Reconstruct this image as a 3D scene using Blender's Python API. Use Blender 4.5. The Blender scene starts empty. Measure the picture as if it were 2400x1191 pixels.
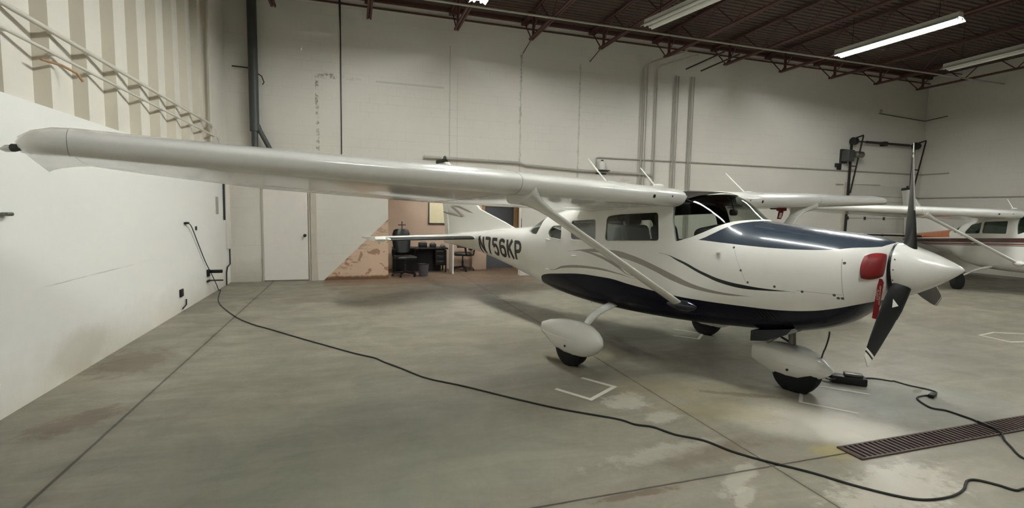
import bpy, bmesh, math, random, bisect
from mathutils import Vector, Matrix
PI = math.pi
sc = bpy.context.scene
COL = sc.collection
random.seed(7)

# ------------------------------------------------------------------ materials
def lin(c):
    o = []
    for v in c[:3]:
        v /= 255.0
        o.append(v / 12.92 if v <= 0.04045 else ((v + 0.055) / 1.055) ** 2.4)
    return (o[0], o[1], o[2], 1.0)

class NT:
    def __init__(s, name):
        s.mat = bpy.data.materials.new(name); s.mat.use_nodes = True
        s.t = s.mat.node_tree; s.t.nodes.clear()
        s.out = s.t.nodes.new('ShaderNodeOutputMaterial')
    def n(s, typ, **kw):
        nd = s.t.nodes.new(typ)
        for k, v in kw.items(): setattr(nd, k, v)
        return nd
    def put(s, sock, v):
        if hasattr(v, 'is_linked'): s.t.links.new(v, sock)
        elif isinstance(v, (tuple, list)) and sock.type == 'RGBA' and len(v) == 3: sock.default_value = (*v, 1)
        else: sock.default_value = v
    def math(s, op, a, b=0.0, c=None, clamp=False):
        nd = s.n('ShaderNodeMath', operation=op, use_clamp=clamp)
        s.put(nd.inputs[0], a); s.put(nd.inputs[1], b)
        if c is not None: s.put(nd.inputs[2], c)
        return nd.outputs[0]
    def mul(s, *a):
        r = a[0]
        for x in a[1:]: r = s.math('MULTIPLY', r, x)
        return r
    def mix(s, f, a, b):
        nd = s.n('ShaderNodeMix', data_type='RGBA')
        s.put(nd.inputs['Factor'], f); s.put(nd.inputs[6], a); s.put(nd.inputs[7], b)
        return nd.outputs[2]
    def coords(s, kind='Object'):
        c = s.n('ShaderNodeTexCoord'); sep = s.n('ShaderNodeSeparateXYZ')
        s.t.links.new(c.outputs[kind], sep.inputs[0])
        return c.outputs[kind], sep.outputs[0], sep.outputs[1], sep.outputs[2]
    def noise(s, vec, scale, detail=4, rough=.55, dist=0.0, sub=None):
        nd = s.n('ShaderNodeTexNoise')
        if vec is not None: s.put(nd.inputs['Vector'], vec)
        nd.inputs['Scale'].default_value = scale; nd.inputs['Detail'].default_value = detail
        nd.inputs['Roughness'].default_value = rough; nd.inputs['Distortion'].default_value = dist
        return nd.outputs['Fac']
    def scalev(s, vec, sx, sy, sz):
        m = s.n('ShaderNodeMapping'); s.put(m.inputs['Vector'], vec)
        m.inputs['Scale'].default_value = (sx, sy, sz); return m.outputs[0]
    def rng(s, v, a, b, c=0.0, d=1.0, smooth=False):
        nd = s.n('ShaderNodeMapRange')
        if smooth: nd.interpolation_type = 'SMOOTHSTEP'
        s.put(nd.inputs[0], v)
        for i, q in enumerate((a, b, c, d)): nd.inputs[1 + i].default_value = q
        return nd.outputs[0]
    def curve(s, x, pts, x0, x1, y0, y1):
        f = s.rng(x, x0, x1)
        nd = s.n('ShaderNodeFloatCurve'); cm = nd.mapping; c = cm.curves[0]
        P = [((px - x0) / (x1 - x0), (py - y0) / (y1 - y0)) for px, py in pts]
        P = [(min(max(a, 0), 1), min(max(b, 0), 1)) for a, b in P]
        if P[0][0] > 0: P.insert(0, (0.0, P[0][1]))
        if P[-1][0] < 1: P.append((1.0, P[-1][1]))
        while len(c.points) < len(P): c.points.new(.5, .5)
        for q, (a, b) in zip(c.points, P): q.location = (a, b); q.handle_type = 'AUTO_CLAMPED'
        cm.update(); s.put(nd.inputs['Value'], f)
        return s.math('MULTIPLY_ADD', nd.outputs[0], y1 - y0, y0)
    def lt(s, a, b): return s.math('LESS_THAN', a, b)
    def gt(s, a, b): return s.math('GREATER_THAN', a, b)
    def bump(s, h, strength=.2, dist=.01):
        nd = s.n('ShaderNodeBump'); nd.inputs['Strength'].default_value = strength
        nd.inputs['Distance'].default_value = dist; s.put(nd.inputs['Height'], h); return nd.outputs[0]
    def pbr(s, col, rough=.5, metal=0.0, coat=0.0, normal=None, spec=.5, emit=None, estr=0.0, coat_rough=.05):
        p = s.n('ShaderNodeBsdfPrincipled')
        s.put(p.inputs['Base Color'], col); s.put(p.inputs['Roughness'], rough); s.put(p.inputs['Metallic'], metal)
        p.inputs['Coat Weight'].default_value = coat; p.inputs['Coat Roughness'].default_value = coat_rough
        p.inputs['Specular IOR Level'].default_value = spec
        if normal is not None: s.put(p.inputs['Normal'], normal)
        if emit is not None:
            s.put(p.inputs['Emission Color'], emit); p.inputs['Emission Strength'].default_value = estr
        s.t.links.new(p.outputs[0], s.out.inputs[0]); return s.mat

def simple(name, rgb, rough=.5, metal=0.0, coat=0.0, var=.12, vscale=6.0, bump=0.0, spec=.5):
    n = NT(name); vec, x, y, z = n.coords()
    f = n.noise(vec, vscale, 5, .6)
    c = lin(rgb); d = tuple(v * (1 - var) for v in c[:3]); e = tuple(min(1, v * (1 + var)) for v in c[:3])
    col = n.mix(f, d, e)
    nm = n.bump(n.noise(vec, vscale * 12, 3), bump, .004) if bump else None
    return n.pbr(col, rough, metal, coat, nm, spec)

def blob(n, x, y, cx, cy, rx, ry, rot=0, wob=None, soft=.35):
    dx = n.math('SUBTRACT', x, cx); dy = n.math('SUBTRACT', y, cy); c, s_ = math.cos(rot), math.sin(rot)
    u = n.math('ADD', n.mul(dx, c / rx), n.mul(dy, s_ / rx)); v = n.math('SUBTRACT', n.mul(dy, c / ry), n.mul(dx, s_ / ry))
    r = n.math('SQRT', n.math('ADD', n.mul(u, u), n.mul(v, v)))
    if wob is not None: r = n.math('ADD', r, wob)
    return n.rng(r, 1.0 - soft, 1.0 + soft, 1, 0, True)

M = {}
M['white_paint'] = simple('white_gloss_paint', (238, 236, 228), .22, 0, .6, .02)
M['white_flat'] = simple('white_satin_paint', (226, 224, 214), .45, 0, 0, .05)
M['navy'] = simple('navy_paint', (22, 24, 38), .22, 0, .5, .05)
M['black'] = simple('black_plastic', (14, 14, 15), .45, 0, 0, .2)
M['rubber'] = simple('black_rubber', (13, 13, 13), .8, 0, 0, .25, 20, .2)
M['fabric_dark'] = simple('dark_grey_fabric', (104, 100, 92), .85, 0, 0, .2, 30, .3)
M['headliner'] = simple('dark_headliner', (40, 36, 32), .85, 0, 0, .15)
M['leather'] = simple('black_leather', (20, 20, 21), .35, 0, 0, .2, 14, .15)
M['steel'] = simple('grey_steel', (120, 118, 112), .4, .8, 0, .15)
M['dark_steel'] = simple('dark_steel', (48, 47, 45), .45, .4, 0, .2)
M['chrome'] = simple('polished_metal', (210, 208, 204), .18, 1, 0, .03)
M['edge_glint'] = simple('painted_edge_glint', (214, 212, 206), .45, .3, 0, .05)  # pale colour imitating a glint along the blade edges
M['red_fabric'] = simple('red_vinyl', (116, 8, 11), .5, 0, 0, .12, 30, .15)
M['red_ribbon'] = simple('red_ribbon', (150, 14, 26), .6, 0, 0, .1, 40, .1)
M['white_ink'] = simple('white_print', (225, 205, 205), .6)
M['black_ink'] = simple('black_vinyl_lettering', (12, 12, 13), .3, 0, .3, .05)
M['taupe'] = simple('taupe_paint', (150, 142, 130), .25, 0, .5, .05)
M['joist'] = simple('red_oxide_steel', (86, 54, 46), .6, .1, 0, .25, 5)
M['pipe_grey'] = simple('painted_conduit', (170, 166, 154), .5, 0, 0, .1)
M['pipe_dark'] = simple('dark_grey_pipe', (70, 72, 68), .5, 0, 0, .2)
M['pipe_white'] = simple('white_painted_pipe', (208, 203, 190), .5, 0, 0, .1)
M['wood'] = simple('raw_wood', (168, 132, 98), .7, 0, 0, .3, 8)
M['tan_wall'] = simple('tan_plaster', (194, 168, 148), .8, 0, 0, .12, 3, .1)
M['grey_door'] = simple('blue_grey_door', (88, 90, 94), .5, 0, 0, .08)
M['cream'] = simple('cream_board', (216, 204, 170), .7, 0, 0, .06)
M['cord'] = simple('black_cord', (22, 21, 17), .6, 0, 0, .15)
M['tape'] = simple('white_floor_paint', (208, 204, 192), .7, 0, 0, .18, 25)
M['lamp_white'] = simple('white_enamel', (218, 218, 208), .35, 0, 0, .04)
M['amber'] = simple('clear_lens', (190, 188, 178), .15, 0, 0, .05)
M['green_cord'] = simple('green_string', (60, 92, 60), .7)
M['hole_shade'] = simple('recess_shade', (4, 4, 4), .9)  # near-black colour standing in for shade inside ports, louvres and trench

def tube_mat(name, e):
    n = NT(name); return n.pbr((.9, .9, .88, 1), .4, emit=(.955, .99, .985, 1), estr=e)
M['tube_lit'] = tube_mat('lit_fluorescent_tube', 52.0)
M['tube_weak'] = tube_mat('weak_fluorescent_tube', 34.0)  # weaker emission, turned down to lessen bounce off the floor
M['tube_fill'] = tube_mat('alcove_fill_tube', 5.0)
M['tube_off'] = simple('unlit_tube', (205, 205, 196), .3, 0, 0, .03)

def ribbed_white():
    n = NT('white_beaded_skin'); vec, x, y, z = n.coords()
    h = n.math('POWER', n.math('ABSOLUTE', n.math('SINE', n.mul(y, 2 * PI / .20))), 3.0)
    return n.pbr(lin((236, 234, 226)), .25, 0, .5, n.bump(n.math('ADD', h, n.mul(n.noise(vec, 4, 3), .6)), .5, .012))
M['white_beaded'] = ribbed_white()

def glass(name, tint, refl=.9):
    n = NT(name)
    tr = n.n('ShaderNodeBsdfTransparent'); tr.inputs[0].default_value = (*tint, 1)
    gl = n.n('ShaderNodeBsdfGlossy'); gl.inputs['Roughness'].default_value = .03
    fr = n.n('ShaderNodeFresnel'); fr.inputs[0].default_value = 1.45
    mx = n.n('ShaderNodeMixShader'); n.put(mx.inputs[0], n.mul(fr.outputs[0], refl))
    n.t.links.new(tr.outputs[0], mx.inputs[1]); n.t.links.new(gl.outputs[0], mx.inputs[2])
    n.t.links.new(mx.outputs[0], n.out.inputs[0]); return n.mat
M['glass'] = glass('window_glass', (.84, .86, .84), .32)
M['glass_green'] = glass('green_window_glass', (.62, .80, .72))

# ------------------------------------------------------------------ mesh builder
class MB:
    def __init__(s): s.v = []; s.f = []; s.fm = []
    def face(s, idx, m=0): s.f.append(tuple(idx)); s.fm.append(m)
    def loft(s, rings, caps=(1, 1), mat=0, closed=True):
        b = len(s.v); n = len(rings[0])
        for r in rings: s.v += [tuple(p) for p in r]
        for i in range(len(rings) - 1):
            for j in range(n if closed else n - 1):
                k = (j + 1) % n
                s.face((b + i * n + j, b + i * n + k, b + (i + 1) * n + k, b + (i + 1) * n + j), mat)
        if caps[0]: s.face([b + j for j in reversed(range(n))], mat)
        if caps[1]: s.face([b + (len(rings) - 1) * n + j for j in range(n)], mat)
        return s
    def box(s, c, d, R=None, mat=0, bev=0.0):
        hx, hy, hz = d[0] / 2, d[1] / 2, d[2] / 2
        def T(p):
            p = Vector(p)
            if R is not None: p = R @ p
            return (c[0] + p.x, c[1] + p.y, c[2] + p.z)
        if bev <= 0:
            b = len(s.v)
            s.v += [T((i * hx, j * hy, k * hz)) for k in (-1, 1) for j in (-1, 1) for i in (-1, 1)]
            for q in ((0, 2, 3, 1), (4, 5, 7, 6), (0, 1, 5, 4), (2, 6, 7, 3), (0, 4, 6, 2), (1, 3, 7, 5)): s.face([b + i for i in q], mat)
        else:
            e = min(bev, hx * .98, hy * .98, hz * .98)
            def ring(ex, z):
                ax, ay = hx - ex, hy - ex; o = []
                for (sx, sy, a0) in ((1, 1, 0), (-1, 1, 1), (-1, -1, 2), (1, -1, 3)):
                    for t in (0, .5, 1):
                        a = (a0 + t) * PI / 2; q = e - ex if e > ex else 0
                        o.append(T((sx * (hx - e) + math.cos(a) * q, sy * (hy - e) + math.sin(a) * q, z)))
                return o
            s.loft([ring(e * .95, -hz), ring(e * .3, -hz + e * .3), ring(0, -hz + e), ring(0, hz - e), ring(e * .3, hz - e * .3), ring(e * .95, hz)], mat=mat)
        return s
    def tube(s, path, r, n=8, caps=(1, 1), mat=0, flat=1.0):
        P = [Vector(p) for p in path]; rr = r if isinstance(r, (list, tuple)) else [r] * len(P)
        rings = []; up = None
        for i, p in enumerate(P):
            t = (P[min(i + 1, len(P) - 1)] - P[max(i - 1, 0)])
            t = t.normalized() if t.length > 1e-9 else Vector((0, 0, 1))
            if up is None: up = Vector((0, 0, 1)) if abs(t.z) < .9 else Vector((1, 0, 0))
            a = t.cross(up).normalized(); bq = a.cross(t).normalized(); up = bq
            rings.append([p + a * math.cos(2 * PI * k / n) * rr[i] + bq * math.sin(2 * PI * k / n) * rr[i] * flat for k in range(n)])
        return s.loft(rings, caps, mat)
    def lathe(s, prof, o=(0, 0, 0), ax=(0, 0, 1), n=24, mat=0, caps=(1, 1)):
        A = Vector(ax).normalized(); U = (Vector((0, 0, 1)) if abs(A.z) < .9 else Vector((1, 0, 0))).cross(A).normalized(); V = A.cross(U)
        O = Vector(o)
        return s.loft([[O + A * h + (U * math.cos(2 * PI * k / n) + V * math.sin(2 * PI * k / n)) * max(r, 1e-4) for k in range(n)] for h, r in prof], caps, mat)
    def prism(s, poly, f0, f1, mat=0):
        return s.loft([[f0(*p) for p in poly], [f1(*p) for p in poly]], (1, 1), mat)
    def mesh(s, name, mats, smooth=True, angle=38, recalc=True):
        me = bpy.data.meshes.new(name); me.from_pydata([tuple(v) for v in s.v], [], s.f)
        for m in (mats if isinstance(mats, (list, tuple)) else [mats]): me.materials.append(m)
        me.polygons.foreach_set('material_index', s.fm)
        if recalc:
            bm = bmesh.new(); bm.from_mesh(me); bmesh.ops.recalc_face_normals(bm, faces=bm.faces[:]); bm.to_mesh(me); bm.free()
        if smooth:
            me.polygons.foreach_set('use_smooth', [True] * len(me.polygons)); me.set_sharp_from_angle(angle=math.radians(angle))
        me.update(); return me
    def build(s, name, mats, parent=None, smooth=True, angle=38, recalc=True):
        return link(name, s.mesh(name, mats, smooth, angle, recalc), parent)

def link(name, me, parent=None, loc=None):
    o = bpy.data.objects.new(name, me); COL.objects.link(o)
    if parent is not None: o.parent = parent
    if loc is not None: o.location = loc
    return o
def tag(o, label, cat, group=None, kind=None):
    o['label'] = label; o['category'] = cat
    if group: o['group'] = group
    if kind: o['kind'] = kind
    return o
def thing(name, label, cat, loc=(0, 0, 0), rz=0.0, group=None):
    o = bpy.data.objects.new(name, None); COL.objects.link(o); o.empty_display_size = .1
    o.location = loc; o.rotation_euler = (0, 0, rz); return tag(o, label, cat, group)
def struct(o): o['kind'] = 'structure'; return o
def dup(o, loc=None, rz=None, label=None):
    def rec(a, par):
        c = a.copy(); COL.objects.link(c)
        if par is not None: c.parent = par
        for ch in list(a.children): rec(ch, c)
        return c
    r = rec(o, None)
    if loc is not None: r.location = loc
    if rz is not None: r.rotation_euler = (0, 0, rz)
    if label: r['label'] = label
    return r
def boolean(me_a, me_b, op):
    a = bpy.data.objects.new('tmp_a', me_a); b = bpy.data.objects.new('tmp_b', me_b)
    COL.objects.link(a); COL.objects.link(b)
    m = a.modifiers.new('b', 'BOOLEAN'); m.operation = op; m.object = b; m.solver = 'EXACT'
    dg = bpy.context.evaluated_depsgraph_get(); dg.update()
    me = bpy.data.meshes.new_from_object(a.evaluated_get(dg))
    bpy.data.objects.remove(a); bpy.data.objects.remove(b)
    return me
def finish(me, angle=30):
    me.polygons.foreach_set('use_smooth', [True] * len(me.polygons)); me.set_sharp_from_angle(angle=math.radians(angle)); me.update(); return me
def lerp(a, b, t): return a + (b - a) * t
def interp(x, xs, ys):
    if x <= xs[0]: return ys[0]
    for i in range(len(xs) - 1):
        if x <= xs[i + 1]: return lerp(ys[i], ys[i + 1], (x - xs[i]) / (xs[i + 1] - xs[i]))
    return ys[-1]
def smoothpath(P, sub=6):
    P = [Vector(p) for p in P]; o = []
    for i in range(len(P) - 1):
        p0, p1, p2, p3 = P[max(i - 1, 0)], P[i], P[i + 1], P[min(i + 2, len(P) - 1)]
        for k in range(sub):
            t = k / sub
            o.append(.5 * ((2 * p1) + (p2 - p0) * t + (2 * p0 - 5 * p1 + 4 * p2 - p3) * t * t + (3 * p1 - p0 - 3 * p2 + p3) * t ** 3))
    return o + [P[-1]]
def rrect(x0, x1, z0, z1, r, n=5):
    o = []
    for cx, cz, a0 in ((x1 - r, z1 - r, 0), (x0 + r, z1 - r, 1), (x0 + r, z0 + r, 2), (x1 - r, z0 + r, 3)):
        for k in range(n + 1):
            a = (a0 + k / n) * PI / 2; o.append((cx + r * math.cos(a), cz + r * math.sin(a)))
    return o
def roundpoly(P, r, n=5):
    o = []; N = len(P)
    for i in range(N):
        p = Vector(P[i]); a = Vector(P[i - 1]) - p; b = Vector(P[(i + 1) % N]) - p
        d = min(r, a.length * .45, b.length * .45); a = p + a.normalized() * d; b = p + b.normalized() * d
        for k in range(n + 1):
            t = k / n; q = a * (1 - t) ** 2 + p * 2 * t * (1 - t) + b * t * t; o.append((q.x, q.y))
    return o
LIT_OFF = [(2.70, 3.9, 'tube_weak'), (10.8, 1.6, 'tube_lit'), (3.4, -1.2, 'tube_lit')]
EXPO = 2.22
# ------------------------------------------------------------------ fuselage surface (x forward, y port, z up, metres)
# x: bottom z, top z, half width, z of widest line, upper / lower section exponent
ST=[
(-5.30,0.99,1.17,.035,1.10,2,2),
(-4.60,0.955,1.235,.10,1.12,2.2,2.0),
(-3.80,0.895,1.30,.185,1.14,2.4,1.9),
(-3.00,0.770,1.372,.275,1.15,2.6,1.85),
(-2.40,0.665,1.42,.355,1.14,2.8,2.0),
(-2.05,0.615,1.46,.405,1.11,2.8,2.3),
(-1.88,0.590,1.535,.435,1.09,2.8,2.5),
(-1.70,0.568,1.622,.46,1.07,2.8,2.7),
(-1.37,0.530,1.70,.505,1.06,3.0,3.1),
(-0.90,0.495,1.79,.548,1.06,3.4,3.4),
(-0.40,0.478,1.875,.575,1.06,3.8,3.6),
(0.10,0.484,1.925,.585,1.06,4.0,3.8),
(0.55,0.498,1.935,.585,1.07,4.0,3.8),
(0.90,0.515,1.92,.58,1.08,3.2,3.6),
(1.05,0.524,1.885,.572,1.08,2.6,3.4),
(1.18,0.533,1.82,.565,1.09,2.2,3.3),
(1.33,0.545,1.690,.555,1.10,2.1,3.1),
(1.44,0.555,1.617,.548,1.10,2.4,3.0),
(1.55,0.567,1.604,.542,1.10,2.5,2.9),
(1.80,0.594,1.577,.525,1.11,2.6,2.7),
(2.05,0.660,1.55,.495,1.13,2.6,2.5),
(2.25,0.755,1.527,.455,1.16,2.5,2.4),
(2.38,0.87,1.508,.405,1.19,2.4,2.2),
(2.47,0.975,1.487,.335,1.22,2.2,2.1),
(2.525,1.045,1.465,.235,1.25,2,2),
]
def _pchip(xs,ys):
    n=len(xs);h=[xs[i+1]-xs[i] for i in range(n-1)];d=[(ys[i+1]-ys[i])/h[i] for i in range(n-1)]
    m=[0]*n;m[0]=d[0];m[-1]=d[-1]
    for i in range(1,n-1):
        if d[i-1]*d[i]<=0:m[i]=0
        else:
            a=2*h[i]+h[i-1];b=h[i]+2*h[i-1];m[i]=(a+b)/(a/d[i-1]+b/d[i])
    return m
XS=[s[0] for s in ST];FCOL=[[s[k] for s in ST] for k in range(1,7)];MM=[_pchip(XS,c) for c in FCOL]
def par(x):
    x=min(max(x,XS[0]),XS[-1]);i=min(max(bisect.bisect_right(XS,x)-1,0),len(XS)-2)
    h=XS[i+1]-XS[i];t=(x-XS[i])/h;o=[]
    for c,m in zip(FCOL,MM):
        o.append((2*t**3-3*t*t+1)*c[i]+(t**3-2*t*t+t)*h*m[i]+(-2*t**3+3*t*t)*c[i+1]+(t**3-t*t)*h*m[i+1])
    return o
def half(x,z):
    zb,zt,w,zc,nu,nl=par(x)
    if z>=zc: u=(z-zc)/(zt-zc);n=nu
    else: u=(zc-z)/(zc-zb);n=nl
    if u>=1:return 0.
    return w*(1-u**n)**(1/n)

def ring(x, n=96, ins=0.0):
    zb, zt, w, zc, nu, nl = par(x); zb += ins; zt -= ins; w = max(w - ins, .005)
    if zt < zc + .01: zc = zt - .01
    o = []
    for k in range(n):
        t = 2 * PI * k / n; c, s = math.cos(t), math.sin(t); e = nu if s > 0 else nl
        o.append((x, w * math.copysign(abs(c) ** (2 / e), c), zc + ((zt - zc) if s > 0 else (zc - zb)) * math.copysign(abs(s) ** (2 / e), s)))
    return o
def stations(x0, x1, step):
    k = max(2, int(round((x1 - x0) / step))); return [lerp(x0, x1, i / k) for i in range(k + 1)]
def fus_xs():
    return stations(-5.30, 2.2, .06) + [2.24, 2.28, 2.32, 2.36, 2.40, 2.43, 2.455, 2.475, 2.49, 2.505, 2.518, 2.525]
def side(x, z, off=0.0, sg=-1): return (x, sg * (half(x, z) + off), z)

WINDOWS_A = {
 'front_window': roundpoly([(-.20, 1.633), (-.185, 1.335), (.60, 1.378), (.548, 1.690), (.0, 1.66)], .05),
 'middle_window': roundpoly([(-.86, 1.562), (-.82, 1.312), (-.345, 1.327), (-.38, 1.592)], .05),
 'rear_side_window': roundpoly([(-1.36, 1.40), (-1.27, 1.482), (-1.05, 1.494), (-1.022, 1.298), (-1.335, 1.318)], .05),
 'rear_window': roundpoly([(-2.02, 1.405), (-1.965, 1.375), (-1.80, 1.343), (-1.675, 1.343), (-1.622, 1.463), (-1.635, 1.60), (-1.75, 1.70), (-2.08, 1.52)], .03),
 'windshield': roundpoly([(.795, 1.385), (.735, 1.60), (.70, 1.79), (.90, 1.868), (1.09, 1.893), (1.3, 1.93), (1.78, 1.72), (1.50, 1.640), (1.378, 1.627), (1.286, 1.610), (1.179, 1.556), (1.083, 1.498), (.968, 1.441)], .02),
}
WINDOWS_B = {
 'front_window': roundpoly([(-.44, 1.66), (-.41, 1.365), (.46, 1.385), (.42, 1.69)], .05),
 'rear_side_window': roundpoly([(-1.20, 1.375), (-1.0, 1.575), (-.53, 1.65), (-.50, 1.36), (-1.17, 1.33)], .05),
 'rear_window': WINDOWS_A['rear_window'], 'windshield': WINDOWS_A['windshield'],
}

def livery_main():
    n = NT('navy_and_white_livery'); vec, x, y, z = n.coords()
    X0, X1 = -6.0, 4.0
    cv = lambda pts: n.curve(x, pts, X0, X1, 0, 2)
    AND = n.mul
    belly = cv([(-2.2, .2), (-1.72, .5), (-1.60, .68), (-1.50, .765), (-.965, .852), (-.53, .893), (-.154, .895), (.243, .86), (.623, .831), (.909, .818), (1.142, .816), (1.558, .824), (1.817, .834), (2.078, .867), (2.253, .914), (2.375, .958), (2.46, .986), (2.53, 1.0)])
    m_b = n.lt(z, belly)
    deck = cv([(.8, 1.42), (1.014, 1.419), (1.30, 1.40), (1.549, 1.388), (1.812, 1.382), (2.044, 1.387), (2.221, 1.402), (2.324, 1.422), (2.421, 1.43), (2.49, 1.44), (2.53, 1.47)])
    strip = cv([(.6, 1.30), (.724, 1.33), (.882, 1.371), (1.056, 1.424), (1.163, 1.484), (1.252, 1.546), (1.325, 1.59), (1.393, 1.609), (1.46, 1.625), (1.52, 1.75), (1.6, 2.0)])
    m_d = AND(n.gt(z, deck), n.lt(z, strip), n.gt(x, .9))
    def band(up, lo): return AND(n.lt(z, cv(up)), n.gt(z, cv(lo)), n.gt(x, up[0][0]), n.lt(x, up[-1][0]))
    m_k = band([(.605, 1.253), (.845, 1.206), (1.136, 1.100), (1.357, 1.044), (1.561, 1.024), (1.751, 1.017), (1.976, 1.0185)],
               [(.605, 1.251), (.845, 1.184), (1.136, 1.070), (1.357, 1.009), (1.561, .991), (1.751, 1.001), (1.976, 1.018)])
    m_t = band([(-.881, 1.166), (-.624, 1.199), (-.314, 1.231), (-.031, 1.233), (.228, 1.199), (.529, 1.122), (.803, 1.037), (1.098, .954), (1.36, .926), (1.622, .9255)],
               [(-.881, 1.163), (-.624, 1.183), (-.311, 1.186), (-.028, 1.168), (.232, 1.132), (.532, 1.057), (.807, .970), (1.099, .916), (1.36, .906), (1.622, .925)])
    m_t0 = band([(-.7, 1.19), (-.542, 1.190), (-.31, 1.165), (-.093, 1.110), (.045, 1.055), (.25, .97)],
                [(-.7, 1.185), (-.542, 1.175), (-.31, 1.135), (-.093, 1.075), (.045, 1.025), (.25, .965)])
    m_t2 = band([(-1.261, .878), (-.963, .957), (-.614, .998), (-.303, 1.003), (.049, .972), (.3, .94)],
                [(-1.261, .872), (-.963, .928), (-.614, .965), (-.302, .977), (.049, .960), (.3, .938)])
    white = n.mix(n.noise(vec, 3, 3), lin((236, 234, 226)), lin((242, 240, 233)))
    # panel seams and fasteners of the cowling
    def seam(a, b, w, c, lo, hi): # line a*x+b*z=c within x range
        d = n.math('ABSOLUTE', n.math('SUBTRACT', n.math('ADD', n.mul(x, a), n.mul(z, b)), c)); return AND(n.lt(d, w), n.gt(z, lo), n.lt(z, hi))
    m_s = n.math('MAXIMUM', seam(1, .09, .0025, 2.40, 1.0, 1.33), AND(n.lt(n.math('ABSOLUTE', n.math('SUBTRACT', z, 1.035)), .0018), n.gt(x, 1.98), n.lt(x, 2.30)))
    m_s = n.math('MAXIMUM', m_s, seam(1, .5, .0016, 2.078, 1.06, 1.36))
    col = n.mix(n.mul(m_s, .55), white, lin((120, 118, 108)))
    for px, pz in ((1.392, 1.365), (1.497, 1.159), (1.568, 1.055), (1.804, 1.046), (2.024, 1.03), (2.25, 1.029), (2.30, 1.298), (2.275, 1.006), (2.30, 1.006)):
        d = n.math('ADD', n.math('POWER', n.math('SUBTRACT', x, px), 2), n.math('POWER', n.math('SUBTRACT', z, pz), 2))
        col = n.mix(n.lt(d, .00012), col, lin((90, 88, 82)))
    for mk, rgb in ((m_t, (156, 148, 136)), (m_t0, (156, 148, 136)), (m_t2, (156, 148, 136)), (m_k, (16, 16, 20)), (m_d, (58, 66, 76)), (m_b, (20, 21, 34))):
        col = n.mix(mk, col, lin(rgb))
    roof = AND(n.gt(z, n.math('ADD', n.mul(x, .38), 1.515)), n.gt(x, .66), n.lt(x, 1.3))
    col = n.mix(roof, col, lin((52, 50, 46)))
    mt = n.pbr(col, .25, 0, .6, n.bump(n.noise(vec, 5, 2), .03, .02), .35, coat_rough=.03)
    p = [q for q in n.t.nodes if q.type == 'BSDF_PRINCIPLED'][0]
    n.put(p.inputs['Coat Weight'], n.math('SUBTRACT', .6, n.mul(m_b, .5))); n.put(p.inputs['Specular IOR Level'], n.math('SUBTRACT', .35, n.mul(m_b, .25)))
    return mt

def livery_second():
    n = NT('brown_orange_white_livery'); vec, x, y, z = n.coords()
    zz = n.math('SUBTRACT', z, n.mul(n.math('ADD', x, .7), .045))
    def bnd(a, b): return n.mul(n.gt(zz, a), n.lt(zz, b))
    col = n.mix(n.noise(vec, 3, 3), lin((232, 230, 222)), lin((240, 238, 230)))
    col = n.mix(bnd(1.13, 1.235), col, lin((74, 32, 26)))
    col = n.mix(bnd(1.07, 1.118), col, lin((134, 92, 82)))
    col = n.mix(bnd(1.048, 1.062), col, lin((34, 20, 20)))
    top = n.mul(n.gt(zz, 1.27), n.lt(x, n.math('SUBTRACT', n.mul(zz, -1.0), .75)), n.lt(z, 1.6))
    col = n.mix(top, col, lin((196, 104, 40)))
    return n.pbr(col, .25, 0, .5)

# ------------------------------------------------------------------ wing sections
WY = [.52, 2.60, 4.50, 5.28]
def wsec(y): return (interp(y, [.52, 2.6, 5.28], [.86, .858, .79]), interp(y, [.52, 2.6, 5.28], [1.858, 1.912, 1.970]),
                     interp(y, [.52, 2.6, 5.28], [1.63, 1.63, 1.17]), interp(y, WY, [1.69, 1.743, 1.825, 1.915]))
def naca(n=22, t=.125, m=.025, p=.4):
    up, lo = [], []
    for k in range(n + 1):
        c = .5 * (1 - math.cos(PI * k / n))
        yt = 5 * t * (.2969 * c ** .5 - .126 * c - .3516 * c * c + .2843 * c ** 3 - .1036 * c ** 4)
        yc = m / p ** 2 * (2 * p * c - c * c) if c < p else m / (1 - p) ** 2 * (1 - 2 * p + 2 * p * c - c * c)
        up.append((c, yc + yt)); lo.append((c, yc - yt))
    return up, lo
UP, LO = naca()
# blunt drooped leading-edge cuff with a small step behind it
LO = [(0, -.004), (.004, -.022), (.012, -.036), (.03, -.050), (.055, -.058), (.085, -.061), (.104, -.058), (.110, -.043)] + [q for q in LO if q[0] > .14]
def surf(L, c): return interp(c, [a for a, b in L], [b for a, b in L])
def wring(y, sg, c0, c1, xs=None, thick=1.0, dz=0.0, n=20):
    xl, zl, ch, zt = wsec(y)
    cs = [c0 + (c1 - c0) * .5 * (1 - math.cos(PI * k / n)) for k in range(n + 1)]
    ls = [0, .004, .012, .022, .03, .042, .055, .07, .085, .104, .110] + [c0 + (c1 - c0) * q / 11 for q in range(2, 12)] if c0 == 0 else cs
    pts = [(c, surf(UP, c) * thick) for c in reversed(cs)] + [(c, surf(LO, c) * thick) for c in (ls[1:] if c0 == 0 else ls)]
    o = []
    for c, h in pts:
        X = xl - c * ch if xs is None else lerp(xs, xl - ch, c)
        o.append((X, sg * y, zl + (zt - zl) * c + h * ch + dz * (.3 + .7 * c)))
    return o

def superell(u, v, n):
    return math.copysign(abs(math.cos(u)) ** (2 / n), math.cos(u)), math.copysign(abs(math.sin(u)) ** (2 / n), math.sin(u))

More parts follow.
